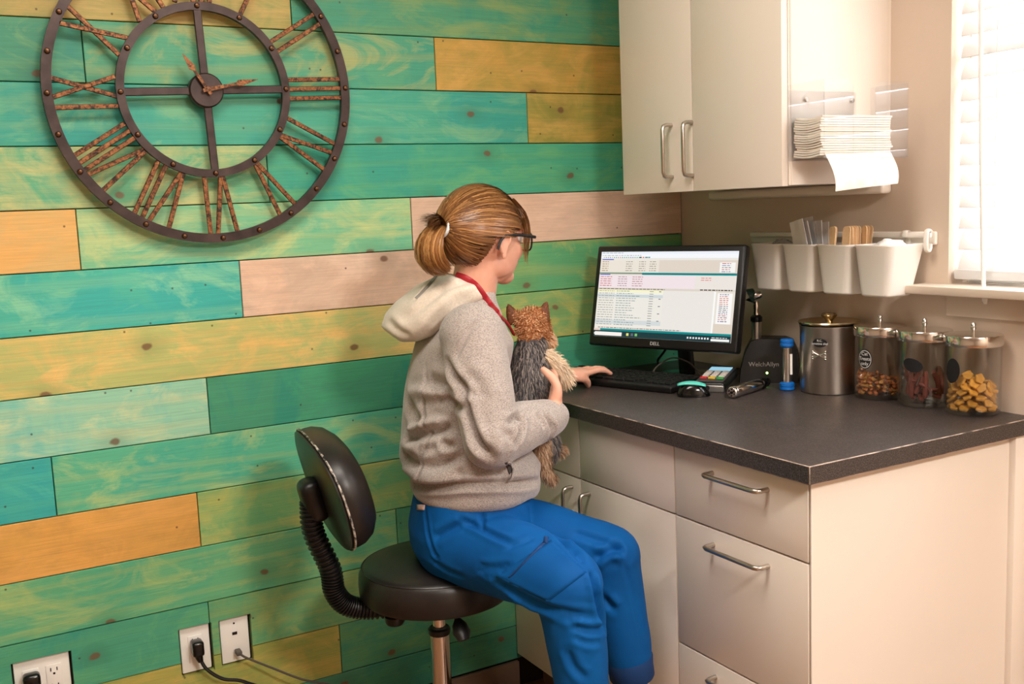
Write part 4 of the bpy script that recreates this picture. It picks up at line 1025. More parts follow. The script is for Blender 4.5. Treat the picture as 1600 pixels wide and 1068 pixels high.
def fuse(mb, voxel, smooth=6, fac=.5):
    """join overlapping shapes into one continuous surface"""
    me = bpy.data.meshes.new('tmp'); me.from_pydata(mb.v, [], mb.f); me.update()
    bm = bmesh.new(); bm.from_mesh(me); bmesh.ops.recalc_face_normals(bm, faces=bm.faces); bm.to_mesh(me); bm.free()
    o = bpy.data.objects.new('tmp', me); COL.objects.link(o)
    r_ = o.modifiers.new('r', 'REMESH'); r_.mode = 'VOXEL'; r_.voxel_size = voxel
    s_ = o.modifiers.new('s', 'SMOOTH'); s_.factor = fac; s_.iterations = smooth
    dg = bpy.context.evaluated_depsgraph_get(); out = bpy.data.meshes.new_from_object(o.evaluated_get(dg))
    bpy.data.objects.remove(o, do_unlink=True); bpy.data.meshes.remove(me)
    out.materials.clear()
    return out
def bvh_of(me): return BVHTree.FromPolygons([v.co.copy() for v in me.vertices], [tuple(p.vertices) for p in me.polygons])
def hit(bvh, x, y):
    d = Vector(ray(x, y)).normalized(); h = bvh.ray_cast(Vector(CAM), d); return h
def co_no(me):
    n = len(me.vertices); c = np.empty(n*3); me.vertices.foreach_get('co', c); nn = np.empty(n*3); me.vertex_normals.foreach_get('vector', nn)
    return c.reshape(-1, 3), nn.reshape(-1, 3)
def fold(me, strokes, gain=1.0):
    """cloth folds: each stroke is (points on the surface as seen in the room view, width, depth); negative depth = valley"""
    bvh = bvh_of(me); c, nn = co_no(me); disp = np.zeros(len(c))
    for pts, w_, d_ in strokes:
        Q = []
        for p in spline([(x, y, 0) for x, y in pts], max(8, 6*len(pts))):
            h = hit(bvh, p[0], p[1])
            if h[0] is not None: Q.append(np.array(h[0]))
        if len(Q) < 2: continue
        cut = [0]+[i+1 for i in range(len(Q)-1) if np.linalg.norm(Q[i+1]-Q[i]) > .03]+[len(Q)]      # a stroke never jumps from one limb to another
        a0, b0 = max(zip(cut, cut[1:]), key=lambda ab: ab[1]-ab[0]); Q = Q[a0:b0]
        if len(Q) < 2: continue
        Q = np.array(Q); box = (c > Q.min(0)-w_*3).all(1) & (c < Q.max(0)+w_*3).all(1); idx = np.where(box)[0]
        if not len(idx): continue
        best = np.full(len(idx), 1e9); tpos = np.zeros(len(idx))
        for i in range(len(Q)-1):
            a, b = Q[i], Q[i+1]; ab = b-a; L = ab@ab+1e-12; t_ = np.clip((c[idx]-a)@ab/L, 0, 1)
            dd = np.linalg.norm(c[idx]-(a+t_[:, None]*ab), axis=1); m_ = dd < best; best[m_] = dd[m_]; tpos[m_] = (i+t_[m_])/(len(Q)-1)
        fade = np.clip(np.minimum(tpos, 1-tpos)*5+.25, 0, 1)
        disp[idx] += gain*d_*fade*(np.exp(-(best/w_)**2)-.45*np.exp(-((best-1.9*w_)/w_)**2))
    c += nn*disp[:, None]; me.vertices.foreach_set('co', c.ravel()); me.update()
def ripple(me, amp, freq, seed=0.0, stretch=(1, 1, 1)):
    c, nn = co_no(me); d = np.array([mnoise.noise(Vector((p[0]*freq*stretch[0]+seed, p[1]*freq*stretch[1], p[2]*freq*stretch[2])))+.5*mnoise.noise(Vector((p[0]*freq*2.1+seed, p[1]*freq*2.1, p[2]*freq*2.1))) for p in c])
    c += nn*(d*amp)[:, None]; me.vertices.foreach_set('co', c.ravel()); me.update()
def body_obj(me, name, mats, parent, smooth=True):
    me.name = name
    for m in (mats if isinstance(mats, (list, tuple)) else [mats]): me.materials.append(m)
    me.polygons.foreach_set('use_smooth', [smooth]*len(me.polygons))
    o = bpy.data.objects.new(name, me); COL.objects.link(o)
    if parent is not None: o.parent = parent; o.matrix_parent_inverse = Matrix.Translation(-Vector(parent.location))
    return o
def patch(bvh, poly, lift, name, mat, parent, nx=16, ny=12, th=.0018):
    """cloth panel lying on a garment; poly = four corners seen in the room view, in order"""
    (ax, ay), (bx, by), (cx_, cy_), (dx, dy) = poly; P = []; F = []; ok = True
    for j in range(ny+1):
        for i in range(nx+1):
            u, v_ = i/nx, j/ny
            x = (ax*(1-u)+bx*u)*(1-v_)+(dx*(1-u)+cx_*u)*v_; y = (ay*(1-u)+by*u)*(1-v_)+(dy*(1-u)+cy_*u)*v_
            h = hit(bvh, x, y)
            if h[0] is None: P.append(P[-1] if P else Vector(at(x, y, 2.2))); continue
            e_ = min(u, v_, 1-u, 1-v_); P.append(h[0]+h[1]*(lift if e_ > .01 else lift*.2))
    for j in range(ny):
        for i in range(nx): a = j*(nx+1)+i; F.append((a, a+1, a+nx+2, a+nx+1))
    o = MB().add(P, F, 0, True).build(name, mat, None, sharp=80); md_ = o.modifiers.new('s', 'SOLIDIFY'); md_.thickness = th; md_.offset = -1
    return o
def strap(bvh, pts, rad, name, mat, parent, root, flat=1.0, lift=.001, n=40):
    Q = []
    for p in spline([(x, y, 0) for x, y in pts], n):
        h = hit(bvh, p[0], p[1])
        if h[0] is not None: Q.append(tuple(h[0]+h[1]*lift))
    o = MB().tube(Q, rad, 8, flat=flat).build(name, mat); o.parent = parent; return o

# ------------------------------------------------------------------ materials of the person
t = NT('skin'); v = t.coord(); t.color(t.ramp(t.noise(v, 14, 4), [(.3, lin((222, 158, 132))), (.7, lin((238, 184, 158)))])); t.set(rough=.45, sss=.12); t.b.inputs['Subsurface Radius'].default_value = (.012, .005, .003); t.bump(t.noise(v, 500, 2), .05, .0004); M_skin = t.m
t = NT('heather_fleece'); v = t.coord(); f1 = t.noise(t.coord((1, 1, 2.6)), 330, 2, .7); f2 = t.noise(v, 7, 3)
c = t.ramp(f1, [(.36, lin((104, 93, 88))), (.50, lin((168, 157, 150))), (.64, lin((192, 182, 175)))]); t.color(t.mix(.25, c, t.ramp(f2, [(.3, lin((164, 153, 146))), (.7, lin((188, 178, 171)))]))); t.set(rough=.9, sheen=.3); t.bump(f1, .35, .0008); M_hoodie = t.m
t = NT('fleece_lining'); v = t.coord(); f1 = t.noise(v, 240, 3, .7); t.color(t.ramp(f1, [(.3, lin((204, 190, 172))), (.7, lin((224, 212, 195)))])); t.set(rough=.95, sheen=.4); t.bump(f1, .4, .001); M_lining = t.m
t = NT('blue_scrub_cloth'); v = t.coord(); f1 = t.noise(v, 5, 4); t.color(t.ramp(f1, [(.3, lin((0, 78, 146))), (.7, lin((0, 92, 164)))])); t.set(rough=.75, spec=.2); t.bump(t.noise(t.coord((1, 1, 1)), 900, 2), .15, .0004); M_scrub = t.m
M_rib = simple('rib_cuff_blue', (4, 56, 112), .8, bump=.3, bscale=700)
M_red = simple('red_strap', (168, 26, 40), .5); M_grey_tape = simple('grey_tape', (150, 144, 138), .7)
M_eye = simple('eye_white', (230, 226, 220), .2); M_iris = simple('iris', (70, 60, 40), .2)
t = NT('hair'); a_ = t.new('ShaderNodeAttribute', attribute_name='tone'); t.color(a_.outputs['Color']); t.set(rough=.36, spec=.5); M_hair = t.m

PERSON = empty('person', (1.02, -.39, .59), 0, 'person in grey hoodie and blue trousers seated on the stool holding a small dog', 'person')
def V(*a): return Vector(a)
def toroot(o, par=None):
    o.parent = par or PERSON; o.matrix_parent_inverse = Matrix.Translation(-Vector(PERSON.location)) if par in (None, PERSON) else Matrix.Identity(4); return o
TF = V(.97, -.243, 0); TR = V(-.243, -.97, 0); UP = V(0, 0, 1)     # torso: forward, right, up
# ---- head frame
HC = Vector(at(752, 369, 2.32)); HF = V(.972, .22, -.09).normalized(); HR = HF.cross(UP).normalized(); HU = HR.cross(HF).normalized()
def H(f, r_, u_): return HC+HF*f+HR*r_+HU*u_
MHd = Matrix((HF, HR, HU)).transposed()
# ---- hands
def finger(mb, base, d, bend_axis, lens, rads, curls):
    P = [Vector(base)]; d = Vector(d).normalized()
    for L_, cu in zip(lens, curls):
        d = Matrix.Rotation(cu, 3, bend_axis) @ d; P.append(P[-1]+d*L_)
    Q = []; R2 = []
    for i in range(len(P)-1):
        for s_ in (0, .5): Q.append(tuple(P[i].lerp(P[i+1], s_))); R2.append(rads[i]*(1-s_)+rads[i+1]*s_)
    Q.append(tuple(P[-1])); R2.append(rads[-1]); mb.tube(Q, R2, 14); mb.ellipsoid(P[-1], (rads[-1],)*3, seg=14, rings=8)
    for p, r_ in zip(P[:-1], rads): mb.ellipsoid(p, (r_*1.02,)*3, seg=14, rings=8)
    return P
def make_hand(mb, W, Fd, Ud, thumb_side, curls, thumb_pts, sc=1.0, spread=.10):
    """palm, four fingers and a thumb; W wrist, Fd forward, Ud back of hand, thumb_side unit vector"""
    Fd = Fd.normalized(); S = (thumb_side-Fd*thumb_side.dot(Fd)).normalized(); U_ = (Ud-Fd*Ud.dot(Fd)-S*Ud.dot(S)).normalized()
    rings = [(W-Fd*.02, S*.026*sc, U_*.019*sc), (W, S*.027*sc, U_*.018*sc), (W+Fd*.03*sc, S*.036*sc, U_*.0165*sc), (W+Fd*.062*sc, S*.041*sc, U_*.0145*sc), (W+Fd*.086*sc, S*.040*sc, U_*.011*sc)]
    loft(mb, rings, 24, 2.4)
    tips = []; sgn = 1 if S.cross(Fd).dot(U_) > 0 else -1
    for k, (off, L_, r_) in enumerate(((.030, (.043, .026, .021), .0088), (.010, (.047, .030, .022), .0090), (-.0105, (.043, .028, .022), .0085), (-.029, (.034, .021, .019), .0075))):
        base = W+Fd*(.082-.006*abs(k-1))*sc+S*off*sc; d = (Fd+S*(spread*(1.3-k)*.5)).normalized(); cu = curls[k]
        tips.append(finger(mb, base, d, S, [l*sc for l in L_], [r_*sc, r_*.95*sc, r_*.88*sc, r_*.74*sc], [c_*sgn for c_ in cu]))
    P = spline([tuple(p) for p in thumb_pts], 9); rr = np.interp(np.linspace(0, 1, 9), [0, .3, .55, .8, 1], np.array([.016, .0125, .0105, .0105, .0078])*sc)
    mb.tube([tuple(p) for p in P], list(rr), 14); mb.ellipsoid(P[-1], (rr[-1],)*3, seg=14, rings=8)
    return tips
body = MB()
body.ellipsoid(H(-.006, 0, .012), (.098, .074, .092), MHd, 32, 20)                     # cranium
body.ellipsoid(H(.042, 0, -.032), (.056, .058, .074), MHd, 28, 16)                     # face
body.ellipsoid(H(.070, 0, -.088), (.024, .026, .020), MHd); body.ellipsoid(H(.090, 0, -.057), (.010, .022, .008), MHd)
for s_ in (-1, 1):
    body.ellipsoid(H(.020, s_*.036, -.062), (.046, .020, .030), MHd); body.ellipsoid(H(.062, s_*.032, -.030), (.030, .024, .028), MHd)   # jaw, cheek
    body.ellipsoid(H(.072, s_*.028, .018), (.022, .028, .014), MHd)                    # brow
    body.ellipsoid(H(.002, s_*.074, -.018), (.015, .006, .024), MHd); body.ellipsoid(H(.004, s_*.074, -.042), (.008, .005, .010), MHd)   # ear and lobe
    ear = [H(.012+.0*k, s_*.0775, -.034) for k in (0,)]+[H(-.006-.014*math.cos(a)+.008, s_*(.079+.004*math.sin(a)), -.014+.024*math.sin(a)) for a in np.linspace(-1.3, 3.3, 12)]
    body.tube([tuple(p) for p in ear[1:]], .0042, 8)
limb(body, [H(.094, 0, .008), H(.108, 0, -.016), H(.114, 0, -.030)], [.007, .009, .011], 8, 12); body.ellipsoid(H(.104, 0, -.034), (.012, .016, .008), MHd)
NB = Vector(at(737, 468, 2.335))
limb(body, [H(-.016, 0, -.035), H(-.012, 0, -.075), NB, NB-V(.01, 0, .06)], [.052, .050, .054, .07], 16, 24)
# torso and limbs under the clothes, so that the figure is whole
TC = [(785, 740, .122, .150), (735, 733, .120, .145), (700, 722, .104, .14), (640, 712, .090, .14), (580, 716, .088, .145), (530, 725, .080, .15), (495, 731, .055, .11)]
loft(body, [(Vector(at(x, y, 2.335)), TF*a, TR*b) for y, x, a, b in TC], 24, 2.2)
SR, ER, WR = Vector(at(738, 527, 2.19)), Vector(at(768, 684, 2.125)), Vector(at(864, 650, 2.275))
SL = Vector(at(728, 530, 2.335))-TR*.155; EL = V(1.195, -.100, .955); WL = Vector(on_z(874, 589, .932))
limb(body, [SR, SR.lerp(ER, .5), ER], [.046, .040, .036]); limb(body, [ER, ER.lerp(WR, .5), WR], [.036, .033, .025])
limb(body, [SL, SL.lerp(EL, .5), EL], [.046, .040, .036]); limb(body, [EL, EL.lerp(WL, .55), WL], [.036, .033, .024])
HIP = Vector(at(737, 832, 2.335)); RHIP = HIP+TR*.085+V(-.02, 0, 0); LHIP = HIP-TR*.085+V(.0, 0, 0)
KR = Vector(on_z(888, 912, .635)); KL_ = Vector(on_z(953, 868, .622)); AR = KR+V(.045, -.01, -.45); AL = V(1.293, -.705, .17)
body.ellipsoid(HIP, (.12, .15, .075), Matrix((TF, TR, UP)).transposed())
for h_, k_, a_ in ((RHIP, KR, AR), (LHIP, KL_, AL)):
    limb(body, [h_, h_.lerp(k_, .5), k_], [.060, .054, .042]); limb(body, [k_, k_.lerp(a_, .35), k_.lerp(a_, .75), a_], [.042, .040, .033, .029])
    limb(body, [a_, a_+V(.004, -.03, -.06), a_+V(.010, -.085, -.122)], [.030, .032, .026])
# left hand typing: fingers toward the keys, thumb toward the room
tip_i = Vector(on_z(929, 583, .925)); Fd = (tip_i-WL); Fd.z = 0; Fd.normalize(); Sd = Fd.cross(UP)
th_tip = Vector(on_z(919, 602, .8998))
make_hand(body, WL+UP*.0060, (Fd+UP*-.03).normalized(), UP, Sd, [(.12, -.30, -.30), (.14, -.30, -.30), (.12, -.30, -.30), (.08, -.25, -.25)],
          [WL+Fd*.018+Sd*.014, WL+Fd*.040+Sd*.034-UP*.003, (WL+Fd*.055+Sd*.038).lerp(th_tip, .5), th_tip], .95)
# right hand holding the dog: fingers round its far side, thumb on the near side
vv_ = Vector((ray(866, 620)[0], ray(866, 620)[1], 0)).normalized(); hh_ = V(vv_.y, -vv_.x, 0)
Fd2 = (vv_*.93+UP*.26+hh_*.05).normalized(); th2 = (UP*.93-vv_*.26).normalized()
WRh = Vector(at(867, 640, 2.272))
make_hand(body, WRh, Fd2, hh_, th2, [(-.08, -.32, -.42), (-.08, -.34, -.45), (-.10, -.36, -.45), (-.10, -.38, -.45)],
          [Vector(at(865, 632, 2.268)), Vector(at(871, 612, 2.262)), Vector(at(866, 594, 2.262)), Vector(at(849, 577, 2.268))], .97)
me = fuse(body, .0034, 3, .4)
BODY = body_obj(me, 'body', M_skin, PERSON)
for s_ in (-1, 1):
    o = MB().ellipsoid(H(.083, s_*.031, -.002), (.0115, .0125, .0115), MHd, 18, 12).build('eye', M_eye); o.parent = PERSON; o.matrix_parent_inverse = Matrix.Translation(-Vector(PERSON.location))
    q_ = MB().ellipsoid(H(.0935, s_*.031, -.002), (.0025, .0058, .0058), MHd, 14, 8).build('iris', M_iris); toroot(q_, o)

# ---- hoodie
hd_ = MB()
TH = [(766, 741, .138, .172), (759, 741, .143, .180), (748, 742, .144, .182), (736, 741, .144, .182), (724, 738, .153, .189), (708, 729, .148, .190), (680, 717, .128, .183), (640, 712, .115, .176), (580, 716, .110, .178), (530, 725, .101, .176), (500, 729, .078, .140), (474, 733, .062, .090), (455, 737, .054, .066)]
loft(hd_, [(Vector(at(x, y, 2.335)), TF*a, TR*b) for y, x, a, b in TH], 40, 2.15)
MID = SR.lerp(ER, .5)+TR*.004
limb(hd_, [SR+V(0, 0, .004), MID, ER+V(.0, -.0, -.004)], [.072, .066, .060], 18, 26); limb(hd_, [ER+V(0, 0, -.004), ER.lerp(WR, .5)+V(0, 0, .002), WR-(WR-ER).normalized()*.006], [.060, .054, .039], 16, 26)
limb(hd_, [SL, SL.lerp(EL, .5), EL], [.070, .062, .054], 16, 24); limb(hd_, [EL, EL.lerp(WL, .5), WL-(WL-EL).normalized()*.035], [.054, .047, .036], 16, 24)
me = fuse(hd_, .0052, 5)
ripple(me, .0048, 9, 3.0, (1, 1, 1.7))
PXS = lambda L: [(620+x*.2435, 540+y*.2434) for x, y in L]
fold(me, [
    (PXS([(325, 105), (365, 190), (415, 260), (440, 340), (470, 470), (520, 620), (600, 715)]), .009, -.010),
    (PXS([(200, 215), (300, 250), (400, 275)]), .013, -.007), (PXS([(90, 290), (200, 300), (330, 330)]), .012, .005), (PXS([(240, 330), (360, 360), (440, 420)]), .010, -.006),
    (PXS([(60, 330), (100, 420), (130, 480)]), .014, -.008), (PXS([(70, 600), (160, 560), (260, 540), (350, 525)]), .011, -.009), (PXS([(90, 560), (180, 520), (300, 490)]), .011, .006),
    (PXS([(30, 700), (80, 740), (140, 760)]), .014, -.010), (PXS([(160, 780), (260, 765), (340, 735), (420, 700)]), .011, -.008), (PXS([(300, 600), (330, 640), (380, 645)]), .009, -.006),
    (PXS([(440, 560), (430, 700), (410, 850)]), .006, -.003), (PXS([(190, 120), (170, 400), (200, 600), (150, 760), (150, 890)]), .005, -.0028),
    (PXS([(75, 888), (180, 903), (300, 905), (420, 893), (560, 888), (680, 885), (800, 880), (900, 868)]), .008, -.011),
    (PXS([(780, 440), (795, 500), (790, 560), (765, 635)]), .007, -.008), (PXS([(715, 495), (750, 470), (785, 448)]), .007, -.006), (PXS([(700, 560), (730, 580), (745, 620)]), .008, -.004),
    (PXS([(945, 440), (985, 500), (995, 560), (965, 610)]), .007, -.006), (PXS([(900, 440), (930, 480), (945, 520)]), .006, -.004), (PXS([(1000, 470), (1015, 520), (990, 590)]), .006, .004),
    (PXS([(420, 180), (520, 260), (560, 340)]), .014, -.004), (PXS([(430, 240), (460, 290), (500, 320)]), .008, -.005), (PXS([(500, 560), (540, 640), (600, 690)]), .010, -.005),
    (PXS([(620, 540), (650, 620), (660, 690)]), .010, .004), (PXS([(560, 780), (640, 800), (700, 850)]), .012, -.005),
    ([(757, 497), (735, 515), (722, 540), (712, 560)], .0045, -.003)], 1.6)
HOOD_BVH = bvh_of(me)
HOODIE = body_obj(me, 'hoodie', M_hoodie, PERSON)
# hood hanging on the back
hb = MB(); base = 2.325
def ring_img(x, y, dep, half_t, half_w, ang):
    """ring across a path seen at (x, y): half_t thick in the view, half_w wide from side to side"""
    c = Vector(at(x, y, dep)); pr = Vector(_r)*math.cos(ang)+Vector(-_u)*math.sin(ang); return (c, pr*half_t, TR*half_w)
loft(hb, [ring_img(757, 462, base, .016, .050, .9), ring_img(738, 452, base, .030, .078, 1.0), ring_img(712, 452, base+.004, .043, .100, 1.05), ring_img(680, 472, base+.006, .054, .112, .82), ring_img(648, 496, base+.006, .054, .108, .80), ring_img(626, 512, base+.006, .044, .090, .75), ring_img(612, 522, base+.006, .026, .06, .7)], 30, 2.3)
me = fuse(hb, .0050, 6); ripple(me, .003, 13, 8.0)
fold(me, [([(690, 424), (676, 438), (660, 456), (646, 470)], .006, -.005), ([(745, 447), (705, 462), (672, 492), (650, 520)], .010, .004), ([(730, 440), (700, 446), (668, 470), (632, 500)], .010, -.005), ([(606, 500), (622, 515), (640, 524)], .009, -.004)])
HB2 = bvh_of(me); HOOD = body_obj(me, 'hood', M_lining, None); toroot(HOOD, HOODIE)
strap(HB2, [(686, 426), (674, 440), (660, 456), (650, 466)], .0045, 'hood_seam_tape', M_grey_tape, HOODIE, PERSON, flat=.35, lift=.0005)
toroot(patch(HOOD_BVH, PXS([(692, 750), (716, 742), (742, 800), (722, 830)]), .0012, 'pocket_shade_patch', simple('pocket_shadow_cloth', (62, 54, 52), .9), PERSON, nx=5, ny=8), HOODIE)  # dark panel laid on the cloth, painting the shade inside the pocket mouth
o = strap(HOOD_BVH, PXS([(716, 742), (736, 772), (748, 805), (742, 838), (722, 860)]), .0058, 'pocket_edge', M_hoodie, HOODIE, PERSON, flat=.5, lift=.001)
# ---- trousers
tr_ = MB(); MT = Matrix((TF, TR, UP)).transposed()
loft(tr_, [(HIP+UP*.125, TF*.112, TR*.150), (HIP+UP*.08, TF*.126, TR*.164), (HIP+UP*.02, TF*.140, TR*.176), (HIP-UP*.02, TF*.138, TR*.176), (HIP-UP*.055, TF*.122, TR*.160), (HIP-UP*.07, TF*.09, TR*.13)], 36, 2.3)
limb(tr_, [RHIP+V(-.01, 0, -.002), RHIP.lerp(KR, .5)+V(0, 0, .004), KR], [.084, .084, .070], 20, 28); limb(tr_, [LHIP+V(0, 0, -.002), LHIP.lerp(KL_, .5)+V(0, 0, .006), KL_], [.084, .082, .066], 20, 28)
SRe = KR.lerp(AR, .62); SLe = KL_.lerp(AL, .50)
limb(tr_, [KR, KR.lerp(SRe, .4), SRe], [.068, .062, .050], 18, 26); limb(tr_, [KL_, KL_.lerp(SLe, .4), SLe], [.064, .060, .052], 18, 26)
me = fuse(tr_, .0052, 5); ripple(me, .0022, 9, 5.0)
PX7 = lambda L: [(620+x*.307, 740+y*.307) for x, y in L]
fold(me, [
    (PX7([(195, 325), (260, 290), (330, 255)]), .008, -.005), (PX7([(330, 235), (420, 275), (510, 320), (590, 350)]), .006, -.005), (PX7([(434, 200), (440, 275)]), .005, -.004),
    (PX7([(145, 180), (160, 300), (190, 400), (215, 430)]), .005, -.003), (PX7([(180, 440), (260, 490), (340, 520)]), .006, -.003),
    (PX7([(420, 470), (500, 475), (580, 462)]), .006, -.004), (PX7([(410, 495), (500, 498), (560, 488)]), .005, -.004), (PX7([(440, 520), (520, 518)]), .005, -.003), (PX7([(560, 380), (640, 350), (690, 330)]), .006, -.003),
    (PX7([(500, 545), (640, 620), (800, 690), (1000, 730)]), .008, -.006), (PX7([(560, 600), (700, 680), (880, 730)]), .008, .004), (PX7([(640, 640), (800, 715), (900, 745)]), .007, -.005),
    (PX7([(960, 440), (1040, 420), (1130, 375)]), .009, -.008), (PX7([(985, 480), (1080, 420), (1150, 430)]), .008, .006), (PX7([(1150, 430), (1130, 380), (1105, 350)]), .007, -.004),
    (PX7([(1010, 560), (1060, 640), (1100, 690)]), .009, -.007), (PX7([(990, 500), (1010, 580), (1030, 700), (1070, 820), (1110, 950)]), .007, -.010), (PX7([(900, 775), (980, 800), (1050, 790)]), .008, -.007), (PX7([(900, 820), (960, 850), (1040, 850)]), .007, -.004),
    (PX7([(1160, 460), (1200, 600), (1250, 800)]), .005, -.003), (PX7([(820, 320), (880, 370), (960, 450)]), .010, -.008), (PX7([(720, 240), (800, 310), (850, 350)]), .010, -.006),
    (PX7([(900, 300), (1000, 330), (1110, 370)]), .008, -.004), (PX7([(870, 900), (900, 980), (960, 1040)]), .008, -.004)], 1.35)
TB = bvh_of(me); TROUSERS = body_obj(me, 'trousers', M_scrub, PERSON)
def on_trousers(poly, lift, name, mat, **k): o = patch(TB, poly, lift, name, mat, PERSON, **k); toroot(o, TROUSERS); return o
on_trousers(PX7([(500, 525), (785, 335), (968, 500), (770, 652)]), .0016, 'cargo_pocket', M_scrub)
on_trousers(PX7([(560, 530), (745, 345), (757, 355), (575, 540)]), .0036, 'zip_strip', M_rib, nx=12, ny=2)
on_trousers(PX7([(750, 318), (773, 322), (768, 356), (745, 352)]), .0045, 'zip_pull', M_rib, nx=3, ny=4, th=.003)
on_trousers(PX7([(105, 156), (146, 158), (142, 184), (106, 184)]), .0015, 'woven_tag', simple('pale_tag', (206, 176, 166), .7), nx=3, ny=3)
for S_, d_ in ((SLe, (AL-KL_).normalized()), (SRe, (AR-KR).normalized())):
    a_ = d_.cross(V(0, 1, 0)).normalized(); b_ = d_.cross(a_).normalized(); m = MB()
    loft(m, [(S_+d_*.0, a_*.049, b_*.049), (S_+d_*.012, a_*.0535, b_*.0535), (S_+d_*.03, a_*.051, b_*.051), (S_+d_*.055, a_*.050, b_*.050), (S_+d_*.060, a_*.047, b_*.047)], 30); toroot(m.build('cuff', M_rib), TROUSERS)
M_shoe = simple('dark_shoe', (46, 46, 50), .6); M_sole = simple('shoe_sole', (210, 206, 200), .6)
for a_ in (AR, AL):
    m = MB(); limb(m, [a_+V(-.002, .02, -.025), a_+V(.004, -.03, -.07), a_+V(.010, -.085, -.116), a_+V(.012, -.115, -.130)], [.040, .043, .040, .030], 16, 20); me = fuse(m, .005, 4)
    s_ = body_obj(me, 'shoe', M_shoe, PERSON)
    toroot(MB().tube([tuple(a_+V(.002, -.004, -.095)), tuple(a_+V(.006, -.06, -.150)), tuple(a_+V(.012, -.12, -.161))], [.030, .040, .030], 16, flat=.25).build('sole', M_sole), s_)

# ---- hair
def hair_dir(p): return p.normalized()
RAD = Vector((.106, .082, .100)); C0 = Vector((-.006, 0, .012))
def on_cap(d, lift=0.0): return C0+Vector((d.x*(RAD.x+lift), d.y*(RAD.y+lift), d.z*(RAD.z+lift)))
def hairy(d):
    """is there hair at this direction of the head (x forward, y right, z up)"""
    if d.z > .04: return d.x < .86+.12*d.z
    if d.z > -.14: return d.x < (.42 if abs(d.y) > .45 else -.2)
    return d.x < -.14-.35*(abs(d.z)-.14) and d.z > -.80
cap = MB(); P = []; idx = {}; NU, NV = 180, 110
for j in range(NV+1):
    for i in range(NU):
        th_, ph = math.pi*j/NV, 2*math.pi*i/NU; d = V(math.sin(th_)*math.cos(ph), math.sin(th_)*math.sin(ph), math.cos(th_)); P.append(d)
F = []
for j in range(NV):
    for i in range(NU):
        q_ = (j*NU+i, j*NU+(i+1) % NU, (j+1)*NU+(i+1) % NU, (j+1)*NU+i); d = sum((P[k] for k in q_), Vector()).normalized()
        if hairy(d): F.append(q_)
used = sorted({k for f_ in F for k in f_}); mp2 = {k: i for i, k in enumerate(used)}
cap.add([H(*on_cap(P[k], -.003)) for k in used], [tuple(mp2[k] for k in f_) for f_ in F], 0, True)
HAIR = cap.build('hair', M_hair); toroot(HAIR); md_ = HAIR.modifiers.new('s', 'SOLIDIFY'); md_.thickness = .010; md_.offset = -1
def tone_attr(o, fn):
    ca_ = o.data.color_attributes.new('tone', 'FLOAT_COLOR', 'POINT')
    for i in range(len(o.data.vertices)): ca_.data[i].color = (*fn(i), 1)
tone_attr(HAIR, lambda i: lin((108, 70, 40)))
T0 = V(-.104, 0, .014); R_ = random.Random(17)
DARK, MIDC, LIGHT = np.array(lin((92, 58, 34))), np.array(lin((150, 100, 56))), np.array(lin((206, 152, 92)))
class Strands:
    def __init__(s): s.mb = MB(); s.c = []
    def add(s, pts, w_, col0, col1, side):
        n = len(pts); V_ = []; F_ = []
        for i, p in enumerate(pts):
            t_ = i/(n-1); ww = w_*(1-.75*max(0, t_-.7)/.3) if t_ > .7 else w_
            tn = (pts[min(i+1, n-1)]-pts[max(i-1, 0)]).normalized(); sd = side(p) if callable(side) else side
            b = tn.cross(sd); b = b.normalized() if b.length > 1e-6 else V(0, 0, 1)
            V_ += [p+b*ww/2, p-b*ww/2]; s.c += [tuple(col0*(1-t_)+col1*t_)]*2
        for i in range(n-1): F_.append((2*i, 2*i+1, 2*i+3, 2*i+2))
        s.mb.add(V_, F_, 0, True)
    def build(s, name, parent):
        o = s.mb.build(name, M_hair, fix=False, sharp=180); toroot(o, parent); ca_ = o.data.color_attributes.new('tone', 'FLOAT_COLOR', 'POINT')
        ca_.data.foreach_set('color', np.array([(*c_, 1) for c_ in s.c], np.float32).ravel()); return o
S_ = Strands(); dT = V((T0.x-C0.x)/RAD.x, 0, (T0.z-C0.z)/RAD.z).normalized()
n_ok = 0
while n_ok < 2600:
    d = V(R_.gauss(0, 1), R_.gauss(0, 1), R_.gauss(0, 1)).normalized()
    if not hairy(d) or d.dot(dT) > .93: continue
    n_ok += 1; ang = math.acos(max(-1, min(1, d.dot(dT)))); lift = R_.uniform(.0, .004); jit_ = V(R_.gauss(0, .02), R_.gauss(0, .02), R_.gauss(0, .02)); pts = []
    L_ = R_.uniform(.55, 1.0)
    for i in range(9):
        t_ = i/8*L_; s0 = math.sin((1-t_)*ang)/math.sin(ang); s1 = math.sin(t_*ang)/math.sin(ang); q_ = (d*s0+dT*s1+jit_*math.sin(math.pi*i/8)).normalized()
        pts.append(H(*on_cap(q_, lift+.003*math.sin(math.pi*i/8))))
    band = .5+.5*math.sin(d.y*9+d.z*7+R_.gauss(0, .5)); base_c = DARK*(1-band)*.7+MIDC*(.3+.7*band)
    if R_.random() < .30: base_c = base_c*.45+LIGHT*.55
    base_c = base_c*R_.uniform(.75, 1.15); S_.add(pts, R_.uniform(.0016, .0032), base_c*.9, base_c, lambda p: (p-HC).normalized())
S_.build('combed_hair', HAIR)['kind'] = 'stuff'
